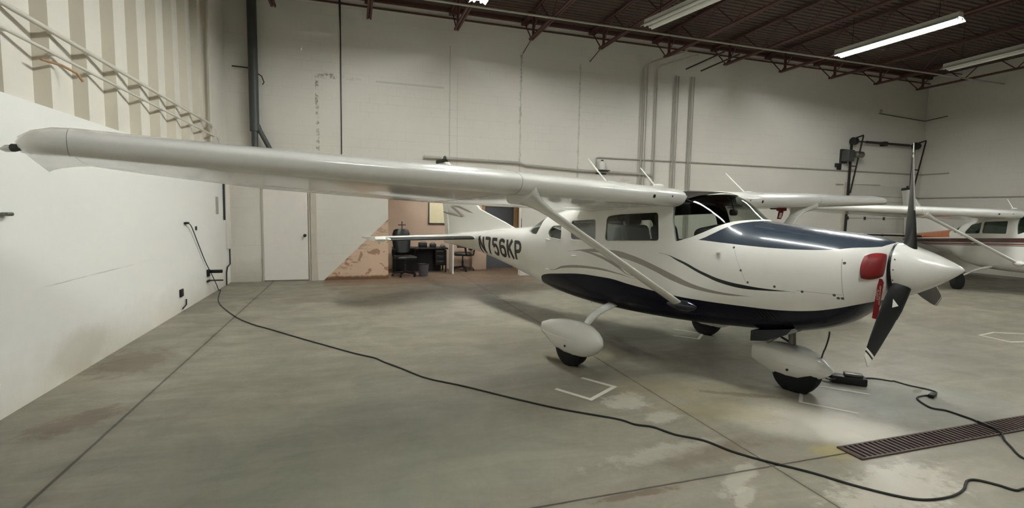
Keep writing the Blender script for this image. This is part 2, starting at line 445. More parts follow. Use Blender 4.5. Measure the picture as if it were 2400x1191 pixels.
def pant(mb, cx, cy, L0, L1, z_axis, secs):   # wheel fairing: secs of (t, halfwidth, zbottom, ztop)
    rings = []
    for t, w, zb, zt in secs:
        X = cx + lerp(L0, L1, t); zc = (zb + zt) / 2
        rings.append([(X, cy + w * superell(2 * PI * k / 28, 0, 2.3)[0], zc + (zt - zb) / 2 * superell(2 * PI * k / 28, 0, 2.3)[1]) for k in range(28)])
    mb.loft(rings)

def glyph(ch):
    """block capitals as strokes on a unit cell 0..1 x 0..1"""
    q = .24
    arc = lambda cx, cy, rx, ry, a0, a1, n=6: [(cx + rx * math.cos(math.radians(a0 + (a1 - a0) * k / n)), cy + ry * math.sin(math.radians(a0 + (a1 - a0) * k / n))) for k in range(n + 1)]
    G = {'N': [[(.1, 0), (.1, 1)], [(.1, 1), (.9, 0)], [(.9, 0), (.9, 1)]],
         '7': [[(.05, .93), (.9, .93), (.42, 0)]],
         '5': [[(.88, .93), (.14, .93), (.14, .56)] , [(.14, .5)] + arc(.5, .33, .4, .27, 120, -150, 10)],
         '6': [arc(.5, .78, .4, .16, 15, 180, 6) + [(.1, .3)] + arc(.5, .24, .4, .18, 180, 360, 8) + arc(.5, .4, .4, .18, 0, 180, 8)],
         'K': [[(.1, 0), (.1, 1)], [(.9, 1), (.12, .42)], [(.38, .6), (.92, 0)]],
         'P': [[(.1, 0), (.1, 1)], [(.1, .93), (.55, .93)] + arc(.55, .69, .37, .24, 90, -90, 8) + [(.1, .45)]]}
    return G[ch]
def lettering(text, x0, x1, z0, z1, sg=-1):
    mb = MB(); n = len(text); cell = (x1 - x0) / (n - .22); w = cell * .78; sw = .056
    for i, ch in enumerate(text):
        a = x0 + i * cell
        for st in glyph(ch):
            P = [(a + u * w, z0 + v * (z1 - z0)) for u, v in st]; L = []; R = []
            D = []
            for k in range(len(P) - 1):
                seg = Vector(P[k + 1]) - Vector(P[k]); m = max(1, int(seg.length / .03)); D += [tuple(Vector(P[k]) + seg * (j / m)) for j in range(m)]
            D.append(P[-1])
            for k, p in enumerate(D):
                t = Vector(D[min(k + 1, len(D) - 1)]) - Vector(D[max(k - 1, 0)]); t.normalize(); h = sw / 2
                L.append((p[0] - t.y * h, p[1] + t.x * h)); R.append((p[0] + t.y * h, p[1] - t.x * h))
            fa = [side(*p, .0045, sg) for p in L]; fb = [side(*p, .0045, sg) for p in R]
            ga = [side(*p, .001, sg) for p in L]; gb = [side(*p, .001, sg) for p in R]
            mb.loft([fa, fb, gb, ga, fa], (0, 0), closed=False)
            for e in (0, -1): mb.face([len(mb.v) + q for q in range(4)]); mb.v += [fa[e], fb[e], gb[e], ga[e]]
    return mb

def airplane(name, label, loc, rz, group, second=False, scale=1.0):
    root = thing(name, label, 'airplane', loc, rz, group); root.scale = (scale, scale, scale if scale == 1 else .98)
    WH, GL = M['white_paint'], M['glass_green'] if second else M['glass']
    liv = livery_second() if second else livery_main()
    wins = WINDOWS_B if second else WINDOWS_A
    # --- fuselage shell with cabin cavity and window openings
    A = MB(); A.loft([ring(x) for x in fus_xs()])
    meA = A.mesh('fuselage', [liv, M['headliner']])
    B = MB(); B.loft([ring(x, 96, .028) for x in stations(-2.3, 1.34, .07)], mat=1)
    cut = MB()
    for nm, P in wins.items():
        if nm in ('rear_window', 'windshield'): cut.prism(P, lambda a, b: (a, -.9, b), lambda a, b: (a, .9, b))
        else:
            cut.prism(P, lambda a, b: (a, -.9, b), lambda a, b: (a, -.25, b)); cut.prism(P, lambda a, b: (a, .25, b), lambda a, b: (a, .9, b))
    me = boolean(meA, B.mesh('cavity', [liv, M['headliner']]), 'DIFFERENCE')
    me = boolean(me, cut.mesh('cut', [liv]), 'DIFFERENCE')
    me.name = 'fuselage'
    fus = link('fuselage', finish(me, 32), root)
    # --- panes: a thin double skin just inside the outer surface, trimmed to each opening
    xs = stations(-2.25, 1.75, .05)
    S = MB(); S.loft([ring(x, 96, .006) for x in xs]); meS = S.mesh('skin', [GL])
    S2 = MB(); S2.loft([ring(x, 96, .010) for x in xs[1:-1]]); meS = boolean(meS, S2.mesh('skin2', [GL]), 'DIFFERENCE')
    for nm, P in wins.items():
        for sg in ((0,) if nm in ('rear_window', 'windshield') else (-1, 1)):
            c = MB(); y0, y1 = (-.9, .9) if sg == 0 else ((-.9, -.25) if sg < 0 else (.25, .9))
            c.prism(P, lambda a, b: (a, y0, b), lambda a, b: (a, y1, b))
            g = boolean(meS, c.mesh('c', [GL]), 'INTERSECT'); g.name = nm; link(nm, finish(g, 30), root)
    # window rubber trim around the big side windows
    for nm, P in wins.items():
        if nm in ('rear_window', 'windshield'): continue
        for sg in (-1, 1):
            q = MB(); path = [side(a, b, .001, sg) for a, b in P]; q.tube(path + path[:2], .0055, 6, (0, 0)); q.build('window_trim', WH, root)
    # --- cabin furniture
    def seat(px, py):
        s = MB(); s.box((px, py, .93), (.50, .44, .14), bev=.05); s.build('seat_cushion', M['fabric_dark'], root)
        s = MB(); R = Matrix.Rotation(math.radians(-14), 3, 'Y'); s.box((px - .27, py, 1.24), (.13, .44, .60), R, bev=.055); bk = s.build('seat_back', M['fabric_dark'], root)
        s = MB(); s.box((px - .36, py, 1.60), (.09, .24, .15), R, bev=.04); s.build('headrest', M['fabric_dark'], bk)
    for px in (.33, -.55):
        for py in (-.28, .28): seat(px, py)
    s = MB(); s.box((-.2, 0, .67), (2.0, .70, .10), bev=.03); s.build('cabin_floor', M['headliner'], root)
    s = MB(); rings = []
    for X, hw, zb, zt in ((.90, .40, 1.40, 1.50), (.93, .46, 1.36, 1.545), (1.05, .47, 1.30, 1.575), (1.25, .40, 1.30, 1.585), (1.33, .30, 1.30, 1.575)):
        rings.append([(X, hw * superell(2 * PI * k / 32, 0, 4)[0], (zb + zt) / 2 + (zt - zb) / 2 * superell(2 * PI * k / 32, 0, 3)[1]) for k in range(32)])
    s.loft(rings); gs = s.build('glareshield', M['black'], root)
    s = MB(); s.box((.93, 0, 1.22), (.08, .92, .42), bev=.03); s.build('instrument_panel', M['black'], root)
    s = MB(); s.box((1.08, 0, 1.70), (.07, .075, .07), bev=.02); s.tube([(1.08, 0, 1.73), (1.06, 0, 1.80), (1.0, 0, 1.86)], .008); s.build('compass', M['black'], root)
    for py in (-.26, .26):
        s = MB(); s.tube([(.92, py, 1.30), (.72, py, 1.30)], .014); s.tube([(.72, py - .13, 1.40), (.72, py - .13, 1.28), (.72, py, 1.26), (.72, py + .13, 1.28), (.72, py + .13, 1.40)], .014); s.build('control_yoke', M['black'], root)
        s = MB(); s.box((.86, py, 1.80), (.16, .34, .012), Matrix.Rotation(.35, 3, 'Y'), bev=.005); s.build('sun_visor', M['headliner'], root)
    # --- wings
    for sg in (-1, 1):
        w = MB(); ys = [.50, 1.2, 1.9, 2.6, 3.3, 4.0, 4.6, 5.275]
        w.loft([wring(.50, sg, 0, .755, .74, .30), wring(.50, sg, 0, .755, .81, .62), wring(.502, sg, 0, .755, .845, .86)] + [wring(y + .02 * (y < .6), sg, 0, .755) for y in ys]); wing = w.build('wing', WH, root, angle=40)
        w = MB(); w.loft([wring(y, sg, .762, 1.0) for y in (.66, 1.3, 2.0, 2.66)]); w.build('flap', M['white_beaded'], root, angle=40)
        w = MB(); w.loft([wring(y, sg, .762, 1.0) for y in (2.68, 3.4, 4.2, 5.0, 5.275)]); w.build('aileron', M['white_beaded'], root, angle=40)
        w = MB(); w.loft([wring(5.277, sg, 0, 1), wring(5.35, sg, 0, 1, .782, .98, -.008), wring(5.42, sg, 0, 1, .745, .86, -.022), wring(5.462, sg, 0, 1, .68, .62, -.036), wring(5.485, sg, 0, 1, .58, .25, -.05)])
        w.build('wing_tip', WH, root, angle=45)
        # cuff running from the wing root over the cabin side
        w = MB()
        for q in ((.86, .50, .60), ): pass
        s = MB(); s.tube([(.62, sg * 5.475, 1.925), (.57, sg * 5.515, 1.925), (.54, sg * 5.54, 1.924)], [.016, .018, .006], 10); nl = s.build('nav_light', M['amber'], root)
        s = MB(); s.tube([(.665, sg * 5.435, 1.930), (.62, sg * 5.485, 1.926)], [.012, .020], 10); s.build('light_base', M['black'], nl)
        # seam line of the outer panel
        s = MB(); xl, zl, ch, zt = wsec(2.62); s.tube([(p[0], p[1], p[2]) for p in wring(2.62, sg, 0, .75, thick=1.004)], .0022, 5); s.build('panel_seam', M['pipe_grey'], wing)
        # intakes in the leading edge
        for yy, dz, r in ((1.02, -.028, .018), (.74, -.02, .010)):
            s = MB(); s.lathe([(-.02, .3 * r), (-.008, r), (.004, r), (.006, .2 * r)], (.853, sg * yy, 1.868 + dz), (1, 0, -.2), 12); s.build('leading_edge_port', M['hole_shade'], wing)
        # lift strut, cuffs
        b0, b1 = Vector((.855, sg * .56, .745)), Vector((.66, sg * 2.47, 1.815)); ax = (b1 - b0).normalized()
        nv = Vector((0, -ax.z * sg, ax.y * sg)).normalized() if True else None
        def sring(t, ch, th):
            p = b0.lerp(b1, t); e = Vector((1, 0, 0)); e = (e - ax * e.dot(ax)).normalized(); nn = ax.cross(e)
            return [p + e * (ch / 2 * math.cos(2 * PI * k / 20) - ch * .06 * math.sin(2 * PI * k / 20) ** 2) + nn * th / 2 * math.sin(2 * PI * k / 20) for k in range(20)]
        s = MB(); s.loft([sring(t, c, h) for t, c, h in ((.0, .135, .056), (.3, .135, .056), (.88, .135, .056))]); s.build('wing_strut', WH, root)
        s = MB(); s.loft([sring(t, c, h) for t, c, h in ((.86, .14, .062), (.90, .16, .075), (.95, .24, .11), (.985, .34, .17), (1.01, .42, .22))]); s.build('strut_cuff', WH, root)
        s = MB(); s.lathe([(-.17, .02), (-.10, .045), (0, .062), (.08, .058), (.15, .03), (.175, .008)], (.90, sg * .565, .735), (1, -.0 * sg, .03), 18)
        s.build('strut_fairing', WH if second else M['navy'], root)
        # cabin roof fairing under the wing root
        s = MB()
        s.loft([[(x, sg * y0, z), (x, sg * (y0 + .10), z + .012), (x, sg * (y0 + .10), z + .06), (x, sg * (y0 - .04), z + .06)] for x, y0, z in ((.83, .50, 1.80), (.5, .52, 1.752), (.0, .525, 1.712), (-.4, .52, 1.695), (-.8, .48, 1.69))])
        s.build('root_fairing', WH, root)
        # main gear
        s = MB(); s.tube(smoothpath([(-.16, sg * .30, .57), (-.14, sg * .46, .565), (-.08, sg * .80, .50), (.0, sg * 1.02, .42), (.03, sg * 1.17, .34)], 5), [.075] * 8 + [.070 - .0032 * i for i in range(13)], 16, flat=.34); s.build('gear_leg', WH, root)
        s = MB(); pant(s, 0, sg * 1.28, -.47, .49, 0, ((0, .028, .262, .388), (.02, .036, .258, .396), (.15, .078, .205, .442), (.32, .122, .138, .478), (.5, .14, .115, .495), (.65, .14, .115, .50), (.8, .118, .15, .478), (.9, .085, .20, .435), (.96, .052, .25, .39), (.99, .022, .29, .35), (1.0, .006, .31, .33)))
        pn = s.build('wheel_fairing', WH, root) if not second else None
        s = MB(); s.lathe([(-.095, .10), (-.085, .155), (-.06, .20), (0, .212), (.06, .20), (.085, .155), (.095, .10)], (.03, sg * 1.28, .198), (0, 1, 0), 40); s.v = [(a, b, max(c, 0.0)) for a, b, c in s.v]; s.build('tire', M['rubber'], root)
        if second:
            s = MB(); s.lathe([(-.1, .06), (-.096, .10), (.096, .10), (.1, .06)], (.03, sg * 1.28, .208), (0, 1, 0), 20); s.build('wheel_rim', M['dark_steel'], root)
        else:
          s = MB(); s.lathe([(-.004, .012), (.004, .012)], (.07, sg * 1.42, .235), (0, 1, 0), 10); s.build('fairing_plug', M['black'], pn)
          s = MB(); s.tube([(.45 - .9 * k / 20, sg * (1.28 + (interp(.98 - .9375 * k / 20, [0, .15, .32, .5, .65, .8, .9, .96, 1], [.015, .085, .125, .14, .14, .118, .085, .052, .006]) + .0005)), .318 - .012 * k / 20) for k in range(20)], .0035, 5); s.build('fairing_seam', WH, pn)
        # tailplane
        s = MB()
        def hring(y, xl, ch, z, th):
            return [(xl - c * ch, sg * y, z + h * ch * th) for c, h in [(a, b * .9) for a, b in reversed(NS)] + [(a, -b * .9) for a, b in NS[1:]]]
        NS = [(c, 5 * .1 * (.2969 * c ** .5 - .126 * c - .3516 * c * c + .2843 * c ** 3 - .1036 * c ** 4)) for c in [.5 * (1 - math.cos(PI * k / 14)) for k in range(15)]]
        hs = MB(); hs.loft([hring(y, x, c, 1.165, 1) for y, x, c in ((.04, -3.78, .74), (1.0, -3.825, .62), (1.80, -3.865, .52), (1.82, -3.88, .40))]); stab = hs.build('stabilizer', WH, root, angle=45)
        hs = MB()
        for r0 in (0,):
            bt = []
            for y, x, c in ((.20, -3.785, .73), (1.0, -3.825, .63), (1.77, -3.862, .53)):
                bt.append([(x - a * c + .003, sg * y, 1.165 + b * c * .92) for a, b in reversed(NS[:6])] + [(x - a * c + .003, sg * y, 1.165 - b * c * .92) for a, b in NS[1:6]])
            hs.loft(bt)
        hs.build('leading_edge_boot', M['black'], stab, angle=60)
        hs = MB(); hs.loft([[(x + .0, sg * y, 1.165 + .03 * t), (x - .02, sg * y, 1.165 + .036 * t), (x - c, sg * y, 1.165), (x - .02, sg * y, 1.165 - .036 * t), (x, sg * y, 1.165 - .03 * t)] for y, x, c, t in ((.10, -4.53, .46, 1), (1.80, -4.395, .40, .75))])
        hs.loft([[(x, sg * y, 1.165 + t), (x + .04, sg * y, 1.165), (x, sg * y, 1.165 - t), (x - c, sg * y, 1.165 - .01), (x - c, sg * y, 1.165 + .01)] for y, x, c, t in ((1.822, -4.0, .72, .046), (1.955, -4.02, .68, .044), (1.985, -4.04, .62, .034))])
        hs.build('elevator', WH, root, angle=40)
    # --- fin and rudder
    def fring(pts, t): return [(x, t * s_, z) for (x, z), s_ in pts]
    FS = [(-2.70, 1.36), (-3.10, 1.483), (-3.50, 1.592), (-3.87, 1.695), (-4.2, 1.93), (-4.6, 2.235), (-5.0, 2.54), (-5.16, 2.655)]
    s = MB(); rings = []
    for x, z in FS:
        te = lerp(-5.02, -5.33, (z - 1.1) / 1.56); zb = None
        th = .055 if z > 1.6 else .03; L = x - te
        rings.append([(x, 0, z), (x - .04 * min(1, L), th * .45, z + .0), (x - .3 * L, th, z), (te, th * .62, z), (te, -th * .62, z), (x - .3 * L, -th, z), (x - .04 * min(1, L), -th * .45, z)])
    base = [(-2.70, 0, 1.05), (-2.75, .02, 1.05), (-3.5, .05, 1.05), (-5.0, .035, 1.05), (-5.0, -.035, 1.05), (-3.5, -.05, 1.05), (-2.75, -.02, 1.05)]
    s.loft([base] + rings); fin = s.build('fin', WH, root, angle=35)
    s = MB(); s.loft([[(x0, .034, z), (x0, -.034, z), (x1, -.006, z), (x1, .006, z)] for x0, x1, z in ((-5.05, -5.24, 1.02), (-5.16, -5.37, 1.74), (-5.345, -5.66, 2.655))]); s.build('rudder', WH, root, angle=35)
    s = MB(); s.loft([[(x0, 0, z), (x0 - .1, .05 * k, z), (x1, .03 * k, z), (x1, -.03 * k, z), (x0 - .1, -.05 * k, z)] for x0, x1, z, k in ((-5.16, -5.66, 2.65, 1.04), (-5.20, -5.67, 2.70, .9), (-5.27, -5.66, 2.735, .4))]); s.build('fin_cap', M['dark_steel'], root)
    s = MB(); s.lathe([(0, .035), (.03, .036), (.06, .026), (.075, .006)], (-5.32, 0, 2.72), (0, 0, 1), 14); s.build('beacon', M['black'], root)
    if not second:
        for P in ([(-4.95, 1.765), (-4.6, 1.755), (-4.25, 1.675), (-4.05, 1.608), (-4.28, 1.645), (-4.62, 1.715)],
                  [(-4.98, 1.745), (-4.86, 1.735), (-4.45, 1.545), (-4.52, 1.548)],
                  [(-5.25, 1.645), (-5.0, 1.605), (-4.45, 1.545), (-4.52, 1.535), (-5.0, 1.575), (-5.26, 1.62)]):
            for sg in (-1, 1):
                s = MB(); s.prism(P, lambda a, b: (a, sg * .0545, b), lambda a, b: (a, sg * .058, b)); s.build('fin_stripe', M['taupe'], fin, smooth=False)
    # --- antennas
    for (bx, by, bz, tx, tz) in ((.50, -1.28, 1.975, .20, 2.225), (.47, -.50, 1.985, .235, 2.18), (.50, 1.28, 1.975, .20, 2.225)) if not second else ((.40, -.45, 1.985, .16, 2.2),):
        s = MB(); s.tube([(bx, by, bz - .03), (tx, by, tz)], [.009, .006], 8); s.build('whip_antenna', WH, root)
        s = MB(); s.lathe([(0, .06), (.012, .055), (.022, .02)], (bx + .02, by, bz - .012), (0, 0, 1), 16); s.build('antenna_base', WH, root)
    s = MB(); s.lathe([(0, .07), (.02, .066), (.032, .03)], (.62, .28, 1.905), (0, 0, 1), 18); s.build('roof_antenna', WH, root)
    s = MB(); s.tube([(-2.60, -.02, 1.385), (-2.60, -.02, 1.56)], [.006, .004], 6); s.build('tail_antenna', M['black'], root)
    # --- pitot tube under the port wing
    s = MB(); s.tube([(.50, 1.9, 1.86), (.50, 1.9, 1.785), (.515, 1.9, 1.772), (.72, 1.9, 1.772)], .014, 8); s.build('pitot_tube', M['dark_steel'], root)
    # --- nose gear
    s = MB(); pant(s, 0, 0, 1.375, 2.125, 0, ((0, .025, .21, .365), (.02, .034, .205, .373), (.15, .075, .158, .414), (.32, .115, .115, .44), (.5, .13, .105, .445), (.65, .128, .11, .435), (.8, .10, .145, .40), (.9, .07, .185, .355), (.96, .04, .22, .31), (.99, .018, .245, .285), (1.0, .005, .255, .27)))
    npn = s.build('nose_wheel_fairing', WH, root) if not second else None
    s = MB(); s.lathe([(-.095, .10), (-.088, .165), (-.06, .205), (0, .213), (.06, .205), (.088, .165), (.095, .10)], (1.81, 0, .188), (0, 1, 0), 44); s.v = [(a, b, max(c, 0.0)) for a, b, c in s.v]; s.build('nose_tire', M['rubber'], root)
    if not second:
     s = MB(); s.lathe([(-.004, .012), (.004, .012)], (1.78, -.131, .215), (0, 1, 0), 10); s.build('fairing_plug', M['black'], npn)
     s = MB(); s.tube([(2.09 - .5 * k / 14, -(interp(2.09 - .5 * k / 14, [1.49, 1.62, 1.75, 1.86, 1.975, 2.05, 2.095, 2.125], [.08, .115, .13, .128, .10, .07, .04, .005]) + .0005), .264) for k in range(15)], .003, 5); s.build('fairing_seam', WH, npn)
    s = MB(); s.tube([(1.76, 0, .40), (1.735, 0, .66)], [.032, .036], 14); s.tube([(1.768, 0, .36), (1.76, 0, .43)], [.06, .05], 14); s.build('nose_strut', M['steel'], root)
    s = MB(); s.tube([(1.70, 0, .58), (1.60, 0, .505), (1.74, 0, .45)], .013, 8); s.tube([(1.60, -.04, .505), (1.60, .04, .505)], .012, 8); s.build('torque_link', M['steel'], root)
    # cowl flap, exhaust and louvres under the nose
    s = MB()
    for sg in (-1, 1):
        s.prism([(1.53, .575), (1.53, .475), (1.66, .50), (1.86, .60), (1.9, .66)], lambda a, b: (a, sg * .16, b), lambda a, b: (a, sg * .36, b))
    s.build('cowl_flap', WH if second else M['navy'], root, smooth=False)
    s = MB(); s.tube([(1.80, -.22, .66), (1.72, -.22, .56), (1.62, -.22, .475)], .030, 12, (1, 1)); s.build('exhaust_stack', M['steel'], root)
    for k in range(5):
        x0 = 1.625 + .034 * k
        P = [(x0, .798 + .004 * k), (x0 + .016, .80 + .004 * k), (x0 + .062, .735 + .004 * k), (x0 + .046, .733 + .004 * k)]
        for sg in (-1, 1):
            s = MB(); s.loft([[side(a, b, .001, sg) for a, b in P], [side(a, b, .007, sg) for a, b in P]]); s.build('louver', M['hole_shade'], root, smooth=False)
    # small fittings on the starboard side
    s = MB(); s.box(side(1.266, 1.306, .012), (.035, .03, .028), bev=.008); s.build('fuel_drain_cover', M['white_flat'], root)
    for px, pz, w_ in ((-.735, 1.105, .09), (-1.335, .866, .07), (-1.32, 1.285, .10)):
        s = MB(); s.box(side(px, pz, .008), (w_, .02, .02), bev=.006); s.build('door_handle', M['white_flat'], root)
    s = MB(); s.tube([(-.67, -.30, .535), (-.67, -.30, .50), (-.66, -.30, .49)], .008, 6); s.build('drain_mast', WH, root)
    # --- propeller
    hub = Vector((2.615, 0, 1.25)); ang = (219, 99, 339)
    s = MB(); s.lathe([(-.024, .224), (.0, .224)], (2.552, 0, 1.248), (1, 0, .07), 40); s.build('spinner_gap', M['black'], root)
    s = MB(); pr = [(0, .222), (.02, .219), (.06, .209), (.12, .185), (.19, .150), (.26, .110), (.32, .071), (.365, .039), (.39, .018), (.40, .004)]
    s.lathe(pr, (2.553, 0, 1.248), (1, 0, .095), 48); spn = s.build('spinner', WH, root, angle=50)
    for k in range(7):
        a = math.radians(155 + k * 22); s = MB(); s.lathe([(-.003, .005), (.002, .005)], (2.568, .220 * math.cos(a), 1.249 + .220 * math.sin(a)), (0, math.cos(a), math.sin(a)), 8); s.build('screw', M['dark_steel'], spn)
    prop = link('propeller', MB().lathe([(-.06, .07), (.06, .07)], (0, 0, 0), (1, 0, 0), 16).mesh('propeller', [M['dark_steel']]), root, hub)
    blade_me = edge_me = None
    nb = NT('black_blade_white_tip'); vec, x, y, z = nb.coords()
    tip = nb.math('MAXIMUM', nb.gt(z, .945), nb.mul(nb.gt(z, .908), nb.lt(z, .928)))
    nb.pbr(nb.mix(tip, nb.mix(nb.noise(vec, 9, 4), lin((22, 22, 22)), lin((32, 31, 31))), lin((222, 218, 206))), .4, 0, .15, None, .35)
    def bsec(r):
        ch = interp(r, [.16, .24, .4, .6, .8, .93, 1.0], [.125, .145, .165, .155, .128, .10, .075]); th = interp(r, [.16, .24, .5, 1], [.07, .045, .02, .008])
        be = math.radians(interp(r, [.16, .3, .5, .75, 1.0], [52, 41, 31, 23, 17]))
        return ch, th, be
    def bpt(c, t, r): # c: chord pos (+ = leading), t: thickness; frame: x forward, tangential = +y here, z = radius
        ch, th, be = bsec(r)
        return (math.sin(be) * c + math.cos(be) * t, math.cos(be) * c - math.sin(be) * t, r)
    s = MB(); rr = [.15, .2, .25, .32, .4, .5, .6, .7, .8, .88, .94, .98, 1.0]; rings = []
    for r in rr:
        ch, th, be = bsec(r); rings.append([bpt(ch * .5 * math.cos(a), th * .5 * math.sin(a), r + (.02 * math.cos(a) if r > .97 else 0)) for a in [2 * PI * k / 20 for k in range(20)]])
    s.loft(rings); bm_ = s.mesh('blade', [nb.mat], angle=60)
    s = MB(); rings = []
    for r in (.50, .6, .7, .8, .9, .985):
        ch, th, be = bsec(r); rings.append([bpt(ch * (.5 * math.cos(a) + .004 * math.copysign(1, math.cos(a))), th * .5 * math.sin(a) * 1.25, r) for a in [(-.45 + .9 * k / 8) for k in range(9)]])
    s.loft(rings); em_ = s.mesh('edge_glint_strip', [M['edge_glint']], angle=60)  # pale strip stands in for light caught on the blade edge
    tri = MB(); ch, th, be = bsec(.42)
    tri.loft([[bpt(c, th * .5 + o, r) for c, r in ((-.028, .37), (.03, .395), (-.006, .445))] for o in (-.004, .003)]); tm_ = tri.mesh('blade_mark', [M['white_flat']], False)
    for i, a in enumerate(ang):
        th_ = math.radians(a); d = Vector((0, math.cos(th_), math.sin(th_))); t = Vector((0, -math.sin(th_), math.cos(th_)))
        b = link('blade', bm_, prop)
        b.matrix_local = Matrix(((1, 0, 0, 0), (0, t.y, d.y, 0), (0, t.z, d.z, 0), (0, 0, 0, 1)))
        link('edge_glint_strip', em_, b); link('blade_mark', tm_, b)
    # --- registration
    if not second:
        lettering('N756KP', -3.63, -2.10, .915, 1.212).build('registration_letters', M['black_ink'], fus, smooth=False)
    return root

PX, PY, PR = 3.471, 5.304, math.radians(-71.75)
plane = airplane('airplane', 'white high-wing airplane with navy belly and black propeller nearest the camera', (PX, PY, 0), PR, 'parked airplanes')
plane2 = airplane('airplane', 'white airplane with brown and orange stripes parked behind the propeller at right', (14.86, 7.43, 0), math.radians(-120.2), 'parked airplanes', True, .925)
cp_, sp_ = math.cos(PR), math.sin(PR)
def body(b): return Vector((PX + cp_ * b[0] - sp_ * b[1], PY + sp_ * b[0] + cp_ * b[1], b[2]))

# ------------------------------------------------------------------ covers left on the near airplane
t = thing('cowl_plug', 'red padded cowl inlet plug beside the white spinner', 'plug', body((2.45, -.30, 1.17)), PR)
cpx = Vector((2.45, -.30, 1.17))
s = MB(); rows = []
N_ = 14
def plugpt(i, j, off):
    u, v = -1 + 2 * i / N_, -1 + 2 * j / N_
    a, b = u * math.sqrt(1 - .30 * v * v), v * math.sqrt(1 - .30 * u * u)
    x = 2.462 + a * .062; z = 1.283 + b * .105 + a * .01
    e = max(0, 1 - max(abs(u), abs(v)) ** 6)
    yh = half(min(x, 2.52), z); nx = .045 * e + off
    return Vector((x + nx * .55, -(yh + nx * .8), z)) - cpx
for off in (0.004, -.05):
    rows.append([[plugpt(i, j, off if off > 0 else off) for j in range(N_ + 1)] for i in range(N_ + 1)])
for q, g in enumerate(rows): s.loft(g, (0, 0), closed=False)
rim = lambda g: [g[i][0] for i in range(N_)] + [g[N_][j] for j in range(N_)] + [g[N_ - i][N_] for i in range(N_)] + [g[0][N_ - j] for j in range(N_)]
s.loft([rim(rows[0]), rim(rows[1])], (0, 0)); s.build('cushion', M['red_fabric'], t)
s = MB(); pts = [(2.50, -.275, 1.185), (2.515, -.285, 1.16), (2.51, -.29, 1.06), (2.50, -.285, .96), (2.495, -.285, .86)]
W_ = Vector((.022, -.012, 0))
L = [Vector(p) - cpx - W_ for p in pts]; R_ = [Vector(p) - cpx + W_ for p in pts]; nn = Vector((.0012, .0025, 0))
s.loft([[a - nn for a in L], [a - nn for a in R_], [a + nn for a in R_], [a + nn for a in L], [a - nn for a in L]], (0, 0), closed=False); rb = s.build('warning_streamer', M['red_ribbon'], t)
def text_mesh(txt, size, name, mat, align='CENTER', ext=.0006):
    cu = bpy.data.curves.new(name, 'FONT'); cu.body = txt; cu.size = size; cu.align_x = align; cu.align_y = 'CENTER'; cu.extrude = ext
    o = bpy.data.objects.new('tmp', cu); COL.objects.link(o); dg = bpy.context.evaluated_depsgraph_get(); dg.update()
    me = bpy.data.meshes.new_from_object(o.evaluated_get(dg)); bpy.data.objects.remove(o); me.name = name
    me.materials.clear(); me.materials.append(mat); return me
for k, (w, sz) in enumerate((('REMOVE BEFORE', .020), ('FLIGHT', .026))):
    o = link('warning_text', text_mesh(w, sz, 'warning_text', M['white_ink']), rb)
    ex = Vector((0, 0, -1)); ey = W_.normalized(); ez = ex.cross(ey)
    o.matrix_local = Matrix(((ex.x, ey.x, ez.x, 0), (ex.y, ey.y, ez.y, 0), (ex.z, ey.z, ez.z, 0), (0, 0, 0, 1)))
    p = Vector((2.511, -.288, 1.055)) - cpx + ey * (.010 - .022 * k) - Vector((.002, .0045, 0)); o.location = p
t = thing('pitot_cover', 'red hanging pitot cover flag under the far wing', 'cover', body((.66, 1.9, 1.66)), PR)
s = MB(); s.box((0, 0, .10), (.13, .035, .045), bev=.012); s.build('sleeve', M['red_fabric'], t)
s = MB(); s.loft([[(-.035, -.004, .09), (.03, -.004, .09), (.03, .004, .09), (-.035, .004, .09)], [(-.045, -.004, .02), (.02, -.006, .02), (.02, .002, .02), (-.045, .004, .02)], [(-.055, 0, -.03), (.0, -.006, -.03), (.0, .002, -.03), (-.055, .006, -.03)]]); s.build('flag', M['red_fabric'], t)
s = MB(); s.box((-.006, -.008, .02), (.03, .004, .07), Matrix.Rotation(.2, 3, 'Y')); s.build('white_print', M['white_ink'], t)
